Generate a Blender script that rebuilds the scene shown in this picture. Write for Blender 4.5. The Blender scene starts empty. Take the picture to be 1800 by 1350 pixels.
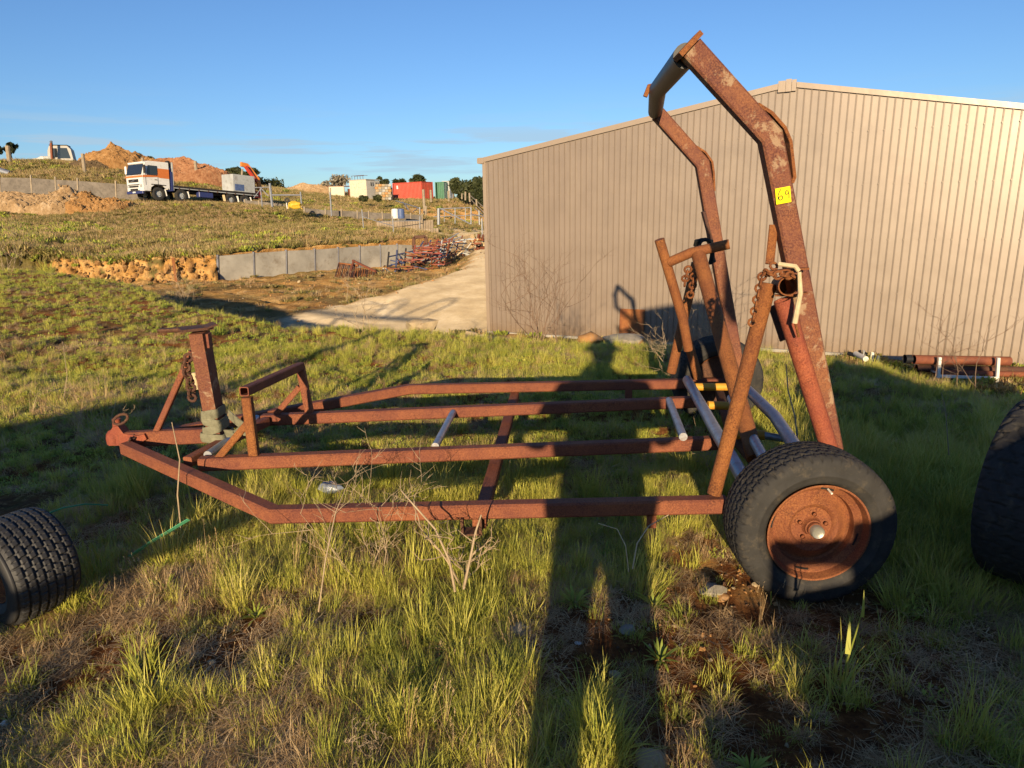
import bpy, bmesh, math, random
import numpy as np
from math import sin, cos, tan, pi, radians, sqrt, atan2
from mathutils import Vector, Matrix
random.seed(7); RNG = np.random.default_rng(11)
scn = bpy.context.scene
COL = scn.collection

# ------------------------------------------------------------------ camera, sky, sun, exposure
FPX, PITCH, ROLL, EYE = 1200.0, radians(14), 0.02, 1.55
FW = Vector((0, cos(PITCH), -sin(PITCH))); UP0 = Vector((0, sin(PITCH), cos(PITCH))); RT0 = Vector((1, 0, 0))
CU = cos(ROLL)*RT0 - sin(ROLL)*UP0; CV = sin(ROLL)*RT0 + cos(ROLL)*UP0
cam_d = bpy.data.cameras.new('camera'); cam = bpy.data.objects.new('camera', cam_d); COL.objects.link(cam)
cam_d.lens = 24; cam_d.sensor_width = 36; cam_d.clip_start = 0.05; cam_d.clip_end = 6000
m = Matrix((CU, CV, -FW)).transposed().to_4x4(); m.translation = (0, 0, EYE); cam.matrix_world = m
scn.camera = cam
SUN_AZ, SUN_EL = radians(7.7), radians(11.9)
LDIR = Vector((sin(SUN_AZ)*cos(SUN_EL), cos(SUN_AZ)*cos(SUN_EL), -sin(SUN_EL)))
w = bpy.data.worlds.new('World'); scn.world = w; w.use_nodes = True
nt = w.node_tree; nt.nodes.clear()
N = nt.nodes.new
out = N('ShaderNodeOutputWorld'); bg = N('ShaderNodeBackground'); sky = N('ShaderNodeTexSky')
sky.sky_type = 'NISHITA'; sky.sun_disc = False; sky.sun_elevation = SUN_EL; sky.sun_rotation = radians(180)+SUN_AZ
sky.altitude = 100; sky.air_density = 1.0; sky.dust_density = 0.3; sky.ozone_density = 2.5
bg.inputs['Strength'].default_value = 0.108
# thin streaks of cloud low over the horizon
tc = N('ShaderNodeTexCoord'); sx = N('ShaderNodeSeparateXYZ'); mp = N('ShaderNodeMapping')
mp.inputs['Scale'].default_value = (3.0, 3.0, 42.0)
nz = N('ShaderNodeTexNoise'); nz.inputs['Scale'].default_value = 1.9; nz.inputs['Detail'].default_value = 6; nz.inputs['Roughness'].default_value = .55
rp = N('ShaderNodeValToRGB'); rp.color_ramp.elements[0].position = .49; rp.color_ramp.elements[1].position = .60
band = N('ShaderNodeValToRGB'); cr = band.color_ramp; cr.elements[0].position = .0; cr.elements[0].color = (.2,.2,.2,1)
cr.elements[1].position = .16; cr.elements[1].color = (0,0,0,1)
for p_, v_ in ((.05, .5), (.075, 1.0), (.105, .9), (.125, .15)):
    e = cr.elements.new(p_); e.color = (v_, v_, v_, 1)
mm = N('ShaderNodeMath'); mm.operation = 'MULTIPLY'; m2 = N('ShaderNodeMath'); m2.operation = 'MULTIPLY'; m2.inputs[1].default_value = .75
mx = N('ShaderNodeMix'); mx.data_type = 'RGBA'
mx.inputs['B'].default_value = (2.6, 3.6, 4.5, 1)
l = nt.links.new
l(tc.outputs['Generated'], mp.inputs[0]); l(mp.outputs[0], nz.inputs[0]); l(nz.outputs[0], rp.inputs[0])
l(tc.outputs['Generated'], sx.inputs[0]); l(sx.outputs['Z'], band.inputs[0])
l(rp.outputs[0], mm.inputs[0]); l(band.outputs[0], mm.inputs[1]); l(mm.outputs[0], m2.inputs[0])
tm = N('ShaderNodeMix'); tm.data_type = 'RGBA'; tm.blend_type = 'MULTIPLY'; tm.inputs['Factor'].default_value = 1; tm.inputs['B'].default_value = (.53, .69, .93, 1)
l(sky.outputs[0], tm.inputs['A']); l(m2.outputs[0], mx.inputs['Factor']); l(tm.outputs['Result'], mx.inputs['A']); l(mx.outputs['Result'], bg.inputs[0]); l(bg.outputs[0], out.inputs[0])
sd = bpy.data.lights.new('sun', 'SUN'); sd.energy = 5.0; sd.angle = radians(.55); sd.color = (1.0, .785, .50)
so = bpy.data.objects.new('sun', sd); COL.objects.link(so); so.rotation_euler = LDIR.to_track_quat('-Z', 'Y').to_euler(); so.location = (-3, -10, 8)
scn.view_settings.view_transform = 'Standard'; scn.view_settings.look = 'None'; scn.view_settings.exposure = 0.62; scn.view_settings.gamma = 1
scn.view_settings.use_curve_mapping = False
scn.render.engine = 'CYCLES'
scn.cycles.max_bounces = 5; scn.cycles.transparent_max_bounces = 4; scn.cycles.diffuse_bounces = 2

# ------------------------------------------------------------------ helpers
def ray(x, y): return FW + (x-900)/FPX*CU + (675-y)/FPX*CV
def ymap(Y): return float(np.interp(Y, [0, 13, 20, 24.5, 34, 46, 56, 70, 200], [0, 13, 26, 32.5, 44, 51.5, 57, 70, 200]))
def PY(x, y, Y): Y = ymap(Y); d = ray(x, y); return d*(Y/d.y) + Vector((0, 0, EYE))
def PZ(x, y, z): d = ray(x, y); return d*((z-EYE)/d.z) + Vector((0, 0, EYE))

def vnoise(x, y, seed=0):
    x = np.asarray(x, float); y = np.asarray(y, float)
    xi = np.floor(x).astype(np.int64); yi = np.floor(y).astype(np.int64); xf = x-xi; yf = y-yi
    def h(a, b):
        n = (a*374761393 + b*668265263 + seed*1442695041) & 0x7fffffff
        n = ((n ^ (n >> 13))*1274126177) & 0x7fffffff
        return ((n ^ (n >> 16)) & 0xffff)/65535.0
    u = xf*xf*(3-2*xf); v = yf*yf*(3-2*yf)
    return (h(xi, yi)*(1-u)+h(xi+1, yi)*u)*(1-v) + (h(xi, yi+1)*(1-u)+h(xi+1, yi+1)*u)*v
def fbm(x, y, o=4, seed=0):
    s = 0; a = .5
    for k in range(o): s = s + a*vnoise(np.asarray(x)*2**k+17*k, np.asarray(y)*2**k-9*k, seed+k); a *= .5
    return s/(1-.5**o)
def sstep(a, b, x): t = np.clip((np.asarray(x, float)-a)/(b-a), 0, 1); return t*t*(3-2*t)

def tag(o, label=None, cat=None, group=None, kind=None):
    if label: o['label'] = label
    if cat: o['category'] = cat
    if group: o['group'] = group
    if kind: o['kind'] = kind
    return o
def empty(name, loc=(0, 0, 0), rz=0, label=None, cat=None, group=None):
    o = bpy.data.objects.new(name, None); COL.objects.link(o); o.location = loc; o.rotation_euler = (0, 0, rz)
    o.empty_display_size = .1
    return tag(o, label, cat, group)
def link(name, me, mat, parent=None, smooth=None):
    o = bpy.data.objects.new(name, me); COL.objects.link(o)
    if mat and not me.materials: me.materials.append(mat)
    if parent: o.parent = parent
    if smooth is not None:
        me.polygons.foreach_set('use_smooth', [smooth]*len(me.polygons))
    return o
class MB:
    """collects shapes into one mesh"""
    def __init__(s): s.v = []; s.f = []
    def add(s, vs, fs):
        b = len(s.v); s.v += [tuple(q) for q in vs]; s.f += [tuple(i+b for i in f) for f in fs]; return s
    def box(s, c, d, R=None, bev=0):
        c = Vector(c); hx, hy, hz = d[0]/2, d[1]/2, d[2]/2
        R = R or Matrix.Identity(3)
        if bev <= 0:
            vs = [c + R @ Vector((sx*hx, sy*hy, sz*hz)) for sx in (-1, 1) for sy in (-1, 1) for sz in (-1, 1)]
            return s.add(vs, [(0,1,3,2),(4,6,7,5),(0,4,5,1),(2,3,7,6),(0,2,6,4),(1,5,7,3)])
        b = bev; vs = []
        for sx in (-1, 1):
            for sy in (-1, 1):
                for sz in (-1, 1):
                    vs += [c+R@Vector((sx*(hx-b), sy*(hy-b), sz*hz)), c+R@Vector((sx*(hx-b), sy*hy, sz*(hz-b))), c+R@Vector((sx*hx, sy*(hy-b), sz*(hz-b)))]
        bm = bmesh.new()
        for q in vs: bm.verts.new(q)
        bmesh.ops.convex_hull(bm, input=bm.verts)
        bm.verts.index_update()
        r = s.add([q.co.copy() for q in bm.verts], [tuple(q.index for q in f.verts) for f in bm.faces]); bm.free(); return r
    def sweep(s, pts, prof, side=None, cap=True, closed=False, scales=None):
        pts = [Vector(q) for q in pts]; n = len(pts)
        dirs = [(pts[i+1]-pts[i]).normalized() for i in range(n-1)]
        if side is None:
            if n > 2 and dirs[0].cross(dirs[1]).length > 1e-3: side = dirs[0].cross(dirs[1]).normalized()
            else:
                side = dirs[0].cross(Vector((0, 0, 1)))
                if side.length < .1: side = dirs[0].cross(Vector((0, 1, 0)))
        side = Vector(side).normalized(); vs = []; k = len(prof)
        for i in range(n):
            if i == 0: t = dirs[0]; sc = 1
            elif i == n-1: t = dirs[-1]; sc = 1
            else:
                t = (dirs[i-1]+dirs[i]); t = t.normalized() if t.length > 1e-6 else dirs[i]
                sc = 1/max(.35, t.dot(dirs[i]))
            sd_ = (side - t*side.dot(t)).normalized(); nn = sd_.cross(t)
            q = scales[i] if scales else 1
            for a, b in prof: vs.append(pts[i] + sd_*a*q + nn*b*sc*q)
        fs = []
        for i in range(n-1):
            for j in range(k):
                j2 = (j+1) % k; fs.append((i*k+j, i*k+j2, (i+1)*k+j2, (i+1)*k+j))
        if cap: fs += [tuple(range(k-1, -1, -1)), tuple((n-1)*k+j for j in range(k))]
        return s.add(vs, fs)
    def tube(s, pts, r, n=12, scales=None, cap=True, side=None):
        return s.sweep(pts, [(r*cos(2*pi*j/n), r*sin(2*pi*j/n)) for j in range(n)], side, cap, scales=scales)
    def beam(s, pts, w_, h_, side=None, c=.12):
        b = min(w_, h_)*c; x, y = w_/2, h_/2
        return s.sweep(pts, [(-x+b,-y),(x-b,-y),(x,-y+b),(x,y-b),(x-b,y),(-x+b,y),(-x,y-b),(-x,-y+b)], side)
    def rhs(s, pts, w_, h_, t=.006, side=None):
        """hollow section with open ends"""
        pts = [Vector(q) for q in pts]
        b = min(w_, h_)*.12; x, y = w_/2, h_/2
        pr = lambda x, y: [(-x+b,-y),(x-b,-y),(x,-y+b),(x,y-b),(x-b,y),(-x+b,y),(-x,y-b),(-x,-y+b)]
        s.sweep(pts, pr(x, y), side, cap=False); nv = len(pts)*8
        s.sweep(pts, pr(x-t, y-t), side, cap=False)
        B = len(s.v)-2*nv
        for e in (0, (len(pts)-1)*8):
            for j in range(8):
                j2 = (j+1) % 8; s.f.append((B+e+j, B+e+j2, B+nv+e+j2, B+nv+e+j))
        return s
    def pipe(s, pts, r, t=.006, n=20, side=None):
        pr = lambda r: [(r*cos(2*pi*j/n), r*sin(2*pi*j/n)) for j in range(n)]
        s.sweep(pts, pr(r), side, cap=False); nv = len(pts)*n
        s.sweep(pts, pr(r-t), side, cap=False); B = len(s.v)-2*nv
        for e in (0, (len(pts)-1)*n):
            for j in range(n):
                j2 = (j+1) % n; s.f.append((B+e+j, B+e+j2, B+nv+e+j2, B+nv+e+j))
        return s
    def lathe(s, prof, n=48, c=(0, 0, 0), closed=False, ax='y'):
        vs = []; k = len(prof)
        for i in range(n):
            a = 2*pi*i/n
            for r, y in prof:
                vs.append(Vector((r*cos(a), y, r*sin(a)))+Vector(c) if ax == 'y' else Vector((r*cos(a), r*sin(a), y))+Vector(c))
        fs = []
        for i in range(n):
            i2 = (i+1) % n
            for j in range(k-1 if not closed else k):
                j2 = (j+1) % k; fs.append((i*k+j, i*k+j2, i2*k+j2, i2*k+j))
        return s.add(vs, fs)
    def poly(s, outline, thick):
        """prism: outline of 3d points, thickness vector"""
        n = len(outline); t = Vector(thick)
        vs = [Vector(q)-t/2 for q in outline]+[Vector(q)+t/2 for q in outline]
        return s.add(vs, [tuple(range(n-1, -1, -1)), tuple(range(n, 2*n))]+[(i, (i+1) % n, n+(i+1) % n, n+i) for i in range(n)])
    def rock(s, c, r, seed=0, sub=2, sq=(1, 1, .7)):
        bm = bmesh.new(); bmesh.ops.create_icosphere(bm, subdivisions=sub, radius=1)
        rr = random.Random(seed); off = [rr.uniform(-9, 9) for _ in range(3)]
        from mathutils import noise
        for v in bm.verts:
            p = v.co.copy(); d = 1+.45*noise.noise(p*1.3+Vector(off))+.2*noise.noise(p*3.1+Vector(off))
            v.co = Vector((p.x*sq[0], p.y*sq[1], p.z*sq[2]))*d*r
        bm.verts.index_update()
        s.add([v.co+Vector(c) for v in bm.verts], [tuple(q.index for q in f.verts) for f in bm.faces]); bm.free(); return s
    def mesh(s, name='m'):
        me = bpy.data.meshes.new(name); me.from_pydata(s.v, [], s.f); me.update()
        return me
    def build(s, name, mat, parent=None, smooth=False, recalc=True):
        me = s.mesh(name)
        if recalc:
            bm = bmesh.new(); bm.from_mesh(me); bmesh.ops.recalc_face_normals(bm, faces=bm.faces); bm.to_mesh(me); bm.free()
        o = link(name, me, mat, parent, smooth)
        if smooth:
            try:
                me.set_sharp_from_angle(angle=radians(38))
            except Exception: pass
        return o
def copy_tree(o, parent=None):
    c = o.copy(); COL.objects.link(c)
    if parent: c.parent = parent
    for ch in list(o.children): copy_tree(ch, c)
    return c
def Rz(a): return Matrix.Rotation(a, 3, 'Z')
def frame_from(d, up=(0, 0, 1)):
    d = Vector(d).normalized(); x = d.cross(Vector(up))
    if x.length < .05: x = Vector((1, 0, 0))
    x.normalize(); z = x.cross(d); return Matrix((x, d, z)).transposed()   # columns x, y=d, z

# ------------------------------------------------------------------ materials
class NT:
    def __init__(s, name):
        s.m = bpy.data.materials.new(name); s.m.use_nodes = True; s.t = s.m.node_tree; s.t.nodes.clear()
        s.out = s.n('ShaderNodeOutputMaterial'); s.b = s.n('ShaderNodeBsdfPrincipled'); s.l(s.b.outputs[0], s.out.inputs[0])
        s.tc = s.n('ShaderNodeTexCoord')
    def n(s, t, **k):
        q = s.t.nodes.new(t)
        for a, b in k.items(): setattr(q, a, b)
        return q
    def l(s, a, b): s.t.links.new(a, b)
    def noise(s, scale, detail=5, rough=.6, vec=None, dist=0, sc3=None):
        q = s.n('ShaderNodeTexNoise'); q.inputs['Scale'].default_value = scale; q.inputs['Detail'].default_value = detail
        q.inputs['Roughness'].default_value = rough; q.inputs['Distortion'].default_value = dist
        v = vec or s.tc.outputs['Object']
        if sc3:
            mp = s.n('ShaderNodeMapping'); mp.inputs['Scale'].default_value = sc3; s.l(v, mp.inputs[0]); v = mp.outputs[0]
        s.l(v, q.inputs['Vector']); return q.outputs['Fac']
    def ramp(s, fac, stops, interp='LINEAR'):
        q = s.n('ShaderNodeValToRGB'); cr = q.color_ramp; cr.interpolation = interp
        while len(cr.elements) < len(stops): cr.elements.new(.5)
        for e, (p_, c) in zip(cr.elements, stops):
            e.position = p_; e.color = (c[0], c[1], c[2], 1) if hasattr(c, '__len__') else (c, c, c, 1)
        s.l(fac, q.inputs[0]); return q.outputs[0]
    def mix(s, fac, a, b, mode='MIX'):
        q = s.n('ShaderNodeMix', data_type='RGBA', blend_type=mode)
        for sock, v in ((q.inputs['Factor'], fac), (q.inputs['A'], a), (q.inputs['B'], b)):
            if isinstance(v, bpy.types.NodeSocket): s.l(v, sock)
            elif hasattr(v, '__len__'): sock.default_value = (v[0], v[1], v[2], 1)
            else: sock.default_value = v
        return q.outputs['Result']
    def math(s, op, a, b=0):
        q = s.n('ShaderNodeMath', operation=op)
        for i, v in enumerate((a, b)):
            if isinstance(v, bpy.types.NodeSocket): s.l(v, q.inputs[i])
            else: q.inputs[i].default_value = v
        return q.outputs[0]
    def bump(s, h, strength=.4, dist=.01):
        q = s.n('ShaderNodeBump'); q.inputs['Strength'].default_value = strength; q.inputs['Distance'].default_value = dist
        s.l(h, q.inputs['Height']); s.l(q.outputs[0], s.b.inputs['Normal']); return s
    def col(s, c):
        if isinstance(c, bpy.types.NodeSocket): s.l(c, s.b.inputs['Base Color'])
        else: s.b.inputs['Base Color'].default_value = (*c, 1)
        return s
    def rough(s, r, spec=.5, metal=0):
        if isinstance(r, bpy.types.NodeSocket): s.l(r, s.b.inputs['Roughness'])
        else: s.b.inputs['Roughness'].default_value = r
        s.b.inputs['Specular IOR Level'].default_value = spec; s.b.inputs['Metallic'].default_value = metal; return s

def rust_mat(name, a=(.17,.05,.025), b=(.30,.10,.04), dark=(.05,.022,.016), pale=None, pale_at=.62, rough=.75, rw=.5, k=.63):
    a, b, dark = [tuple(x*q for x, q in zip(c_, (k, k*1.05, k*1.1))) for c_ in (a, b, dark)]
    t = NT(name)
    f = t.noise(9, 8, .7); c = t.ramp(f, [(.32, dark), (.45, a), (.62, b)])
    g = t.noise(160, 4, .7); c = t.mix(t.ramp(g, [(.40, .0), (.60, .9)]), c, (b[0]*1.45, b[1]*1.55, b[2]*1.4))
    g2 = t.noise(75, 6, .8); c = t.mix(t.ramp(g2, [(.52, 0), (.66, .5)]), c, dark)
    c = t.mix(t.ramp(t.noise(3.2, 6, .7), [(.42, 0), (.62, .5)]), c, (a[0]*.8, a[1]*.75, a[2]*1.3))
    if pale:
        p_ = t.noise(5.5, 9, .78, dist=.4); c = t.mix(t.ramp(p_, [(pale_at, 0), (pale_at+.05, .85)]), c, pale)
    t.col(c).rough(rough, .35)
    return t.bump(t.noise(120, 6, .75), rw*1.3, .006).m
def plain(name, c, rough=.6, spec=.4, metal=0, var=.25, scale=6, bump=.15, dirt=None, bd=.004):
    t = NT(name); f = t.noise(scale, 6, .65)
    lo = tuple(x*(1-var) for x in c); hi = tuple(min(1, x*(1+var)) for x in c)
    q = t.ramp(f, [(.3, lo), (.7, hi)])
    if dirt: q = t.mix(t.ramp(t.noise(scale*2.3, 8, .75), [(.52, 0), (.68, .8)]), q, dirt)
    t.col(q).rough(rough, spec, metal)
    return t.bump(t.noise(scale*14, 4, .6), bump, bd).m
M = {}
M['rust'] = rust_mat('rusty_steel', (.23,.062,.03), (.34,.105,.046), dark=(.12,.036,.022))
M['rust_orange'] = rust_mat('orange_rust', (.27,.080,.022), (.42,.145,.04), (.10,.03,.014), rw=.9)
M['rust_hoop'] = rust_mat('flaking_rust', (.20,.06,.035), (.32,.115,.05), (.09,.03,.022), pale=(.34,.23,.14), pale_at=.575)
M['rust_red'] = rust_mat('red_oxide', (.36,.075,.032), (.42,.11,.05), (.14,.035,.02))
M['rust_rim'] = rust_mat('rusty_rim', (.26,.072,.028), (.36,.12,.042), (.10,.03,.016), rw=.5)
M['rust_dark'] = rust_mat('dark_rust', (.10,.04,.025), (.17,.07,.035), (.04,.02,.015))
M['galv'] = plain('galvanised_steel', (.33,.34,.36), .45, .5, .6, .18, 14, .1, (.22,.13,.08))
M['yellow_pipe'] = plain('yellow_painted_pipe', (.62,.30,.03), .5, .4, 0, .15, 12, .1, (.35,.12,.03))
M['black_pipe'] = plain('black_painted_pipe', (.014,.015,.018), .5, .4, 0, .3, 12, .1, (.04,.03,.025))
M['rubber'] = plain('tyre_rubber', (.036,.034,.032), .78, .25, 0, .3, 9, .3, (.085,.070,.050))
M['rubber_new'] = plain('black_turf_tyre', (.034,.033,.033), .6, .4, 0, .25, 8, .12, (.04,.035,.03))
M['silver'] = plain('bright_cap', (.36,.35,.30), .4, .5, .5, .15, 40, .2, (.35,.3,.22))
M['webbing'] = plain('green_grey_webbing', (.20,.19,.125), .85, .2, 0, .25, 30, .5, (.10,.10,.06))
M['black'] = plain('black_rubber_hose', (.012,.012,.013), .6, .3)
M['wood_pale'] = plain('pale_wood', (.55,.43,.26), .7, .3, 0, .2, 20, .3)
M['concrete'] = plain('concrete_panel', (.35,.32,.27), .85, .2, 0, .28, .8, .3, (.20,.16,.115))
M['concrete_dark'] = plain('weathered_concrete', (.17,.145,.12), .9, .2, 0, .3, 1.6, .3, (.08,.07,.06))
M['post_steel'] = plain('steel_post', (.10,.10,.12), .5, .4, .4)
M['timber'] = plain('grey_timber_sleeper', (.27,.21,.15), .9, .2, 0, .35, 1.8, .3)
M['post_wood'] = plain('old_fence_post', (.30,.24,.17), .9, .2, 0, .25, 3, .3)
M['white'] = plain('white_paint', (.72,.70,.66), .4, .5, 0, .05, 3, .05, (.5,.47,.42))
M['pvc'] = plain('white_pvc', (.74,.70,.62), .4, .5, 0, .08)
M['cream'] = plain('cream_sheet', (.62,.56,.42), .6, .4, 0, .1, 2, .1, (.4,.33,.22))
M['cream_shade'] = plain('shaded_cream_grey', (.42,.40,.36), .6, .4, 0, .1, 2, .1, (.3,.27,.22))  # shade painted into the hut's cream; plain grey on the cabin
M['red_box'] = plain('faded_red_paint', (.50,.075,.045), .5, .4, 0, .18, 1.2, .1, (.36,.10,.06))
M['green_box'] = plain('green_paint', (.06,.17,.10), .5, .4, 0, .15, 1.2)
M['grey_box'] = plain('grey_paint', (.40,.41,.40), .5, .4, 0, .15, 1.2, .1, (.22,.2,.17))
M['glass'] = plain('dark_glass', (.02,.025,.03), .08, .8, 0, .1)
M['orange'] = plain('orange_paint', (.60,.17,.035), .45, .5, 0, .1)
M['navy'] = plain('navy_paint', (.03,.04,.14), .45, .5, 0, .1)
M['crane_red'] = plain('crane_red_paint', (.55,.06,.03), .4, .5, 0, .1)
M['crane_orange'] = plain('crane_orange_paint', (.72,.22,.03), .4, .5, 0, .1)
M['chassis'] = plain('chassis_black', (.025,.022,.022), .7, .3, 0, .3, 3, .1, (.07,.05,.035))
M['blue_steel'] = plain('dark_blue_steel', (.05,.065,.14), .6, .4, 0, .3, 5, .1, (.10,.06,.05))
M['red_steel'] = plain('red_primer_steel', (.27,.06,.042), .6, .4, 0, .2, 5, .1, (.2,.06,.04))
M['machine_yellow'] = plain('machine_yellow_paint', (.60,.38,.03), .5, .4, 0, .15, 5, .1, (.3,.2,.06))
M['barrel'] = plain('blue_barrel', (.08,.12,.25), .5, .4)
M['skin'] = plain('skin', (.45,.27,.19), .6, .4, 0, .05)
M['cloth'] = plain('dark_work_clothes', (.05,.06,.09), .9, .2, 0, .2)
M['phone'] = plain('phone_case', (.02,.02,.02), .3, .5)
M['strap_green'] = plain('green_plastic_strap', (.10,.40,.22), .45, .5, 0, .15, 20, .1)
M['bottle'] = plain('crushed_clear_plastic', (.25,.28,.33), .2, .6, 0, .3, 30, .4)

# shed cladding: taupe paint with a slight sheen and a dusty base
t = NT('taupe_cladding')
f = t.noise(1.1, 5, .6); c = t.ramp(f, [(.3, (.222,.170,.130)), (.7, (.252,.194,.149))])
c = t.mix(t.ramp(t.noise(3, 7, .7, sc3=(1, 1, .12)), [(.5, 0), (.75, .35)]), c, (.33,.26,.19))
sz = t.n('ShaderNodeSeparateXYZ'); t.l(t.tc.outputs['Object'], sz.inputs[0])
spl = t.math('SUBTRACT', t.math('MULTIPLY', t.noise(6, 6, .7), 1.1), t.math('MULTIPLY', sz.outputs['Z'], 1.3))
c = t.mix(t.ramp(spl, [(.05, 0), (.45, .55)]), c, (.20,.13,.075))
c = t.mix(t.ramp(t.noise(1.6, 8, .75, sc3=(2.2, 1, .25)), [(.56, 0), (.72, .3)]), c, (.20,.155,.12))
t.col(c).rough(t.ramp(t.noise(2.2, 4, .6), [(.3, .34), (.7, .42)]), .7, .12); M['clad'] = t.bump(t.noise(1.3, 3, .5), .15, .02).m
t = NT('taupe_flashing')
t.col((.31,.235,.17)).rough(.34, .7, .1); M['flash'] = t.bump(t.noise(2, 3, .5), .3, .02).m

# soil / ground, driven by painted zone attributes
def ground_mat(name, near=True):
    t = NT(name); at = t.n('ShaderNodeAttribute', attribute_name='zone'); sp = t.n('ShaderNodeSeparateColor'); t.l(at.outputs['Color'], sp.inputs[0])
    tco = t.tc.outputs['Object']
    k = 1 if near else .32
    # thatch / moss / soil
    base = t.ramp(t.noise(2.6*k, 9, .75), [(.34, (.045,.020,.009)), (.47, (.14,.066,.024)), (.6, (.23,.135,.048)), (.75, (.38,.25,.11))])
    base = t.mix(t.ramp(t.noise(5.5*k, 7, .7), [(.5, 0), (.66, .75)]), base, (.085,.090,.018))
    base = t.mix(t.ramp(t.noise(22*k, 6, .75), [(.54, 0), (.66, .8)]), base, (.38,.25,.11))
    redsoil = t.ramp(t.noise(14*k, 8, .8), [(.34, (.050,.017,.007)), (.5, (.17,.062,.018)), (.66, (.32,.135,.040)), (.78, (.52,.31,.11))])
    clay = t.ramp(t.noise(2.2*k if not near else 12, 9, .8), [(.32, (.24,.115,.035)), (.47, (.50,.27,.085)), (.6, (.66,.42,.17)), (.75, (.75,.57,.32))])
    lime = t.ramp(t.noise(.9, 9, .72, sc3=(1, .6, 1)), [(.3, (.31,.24,.15)), (.5, (.41,.325,.21)), (.68, (.52,.43,.30))])
    if not near:
        dry = t.ramp(t.noise(1.4, 9, .8), [(.32, (.045,.045,.014)), (.46, (.12,.095,.03)), (.6, (.22,.165,.065)), (.75, (.30,.235,.11))])
        grn = t.ramp(t.noise(.35, 6, .7), [(.47, 0), (.62, .85)])
        base = t.mix(grn, dry, t.ramp(t.noise(2.5, 8, .8), [(.35, (.030,.040,.010)), (.65, (.10,.125,.026))]))
    else:
        pass
    c = t.mix(sp.outputs[0], base, redsoil); c = t.mix(sp.outputs[1], c, clay); c = t.mix(sp.outputs[2], c, lime)
    t.col(c).rough(.95, .1)
    hh = t.math('ADD', t.noise(30*k, 8, .8), t.math('MULTIPLY', t.noise(7*k, 5, .7), 1.5))
    t.b.inputs['Diffuse Roughness'].default_value = 1.0
    t.bump(hh, 1.0, .022 if near else .14)
    bn = [q for q in t.t.nodes if q.type == 'BUMP'][0]; t.l(t.math('SUBTRACT', 1.0, t.math('MULTIPLY', sp.outputs[2], .72)), bn.inputs['Strength'])
    return t.m
M['ground'] = ground_mat('meadow_soil', True)
M['hill'] = ground_mat('hillside_soil', False)

def foliage_mat(name, stops, trans=.35, rough=.55, var=.35, pscale=1.1):
    t = NT(name); at = t.n('ShaderNodeAttribute', attribute_name='tint'); sp = t.n('ShaderNodeSeparateColor'); t.l(at.outputs['Color'], sp.inputs[0])
    oi = t.n('ShaderNodeObjectInfo')
    f = t.math('ADD', t.math('MULTIPLY', sp.outputs[0], .7), t.math('MULTIPLY', t.math('SUBTRACT', oi.outputs['Random'], .15), var))
    f = t.math('ADD', f, t.math('MULTIPLY', t.math('SUBTRACT', t.noise(pscale, 3, .6, oi.outputs['Location']), .42), 1.1))
    c = t.ramp(f, stops)
    t.col(c).rough(rough, .3)
    tr = t.n('ShaderNodeBsdfTranslucent'); t.l(c, tr.inputs[0]); ms = t.n('ShaderNodeMixShader'); ms.inputs[0].default_value = trans
    t.l(t.b.outputs[0], ms.inputs[1]); t.l(tr.outputs[0], ms.inputs[2]); t.l(ms.outputs[0], t.out.inputs[0]); return t.m
M['grass'] = foliage_mat('green_grass', [(0, (.18,.215,.040)), (.25, (.29,.32,.050)), (.5, (.45,.44,.068)), (.75, (.60,.54,.11)), (1, (.66,.52,.21))], .2)
M['straw'] = foliage_mat('dry_grass', [(0, (.20,.12,.05)), (.3, (.38,.24,.11)), (.7, (.58,.40,.20)), (1, (.68,.52,.30))], .15, .7)
M['leaf'] = foliage_mat('broad_leaves', [(0, (.15,.20,.036)), (.4, (.28,.33,.05)), (.8, (.50,.51,.075)), (1, (.62,.57,.12))], .2, .5)
M['hillgrass'] = foliage_mat('hill_grass', [(0, (.09,.10,.025)), (.3, (.19,.18,.045)), (.6, (.34,.27,.09)), (1, (.50,.37,.17))], .2, .6, .4, .35)
M['gum'] = foliage_mat('tree_leaves', [(0, (.020,.028,.012)), (.5, (.045,.055,.020)), (1, (.09,.095,.032))], .2, .6)
M['paletree'] = foliage_mat('bare_grey_twigs', [(0, (.12,.10,.07)), (.5, (.2,.17,.12)), (1, (.28,.24,.17))], .1, .8)
M['bark'] = plain('bark', (.16,.12,.085), .9, .2, 0, .3, 4, .4)
M['twig'] = plain('dry_twig', (.36,.27,.17), .85, .2, 0, .3, 14, .3)
M['twig_dark'] = plain('dark_twig', (.19,.125,.085), .85, .2, 0, .3, 14, .3)
M['rock'] = plain('pale_rock', (.42,.32,.19), .9, .2, 0, .3, 9, .6, (.26,.13,.05))
M['rock_orange'] = plain('orange_rock', (.46,.23,.08), .9, .2, 0, .3, 6, .6, (.30,.24,.16))
M['rock_grey'] = plain('grey_rock', (.30,.26,.20), .9, .2, 0, .3, 9, .6, (.14,.13,.07))

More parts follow.
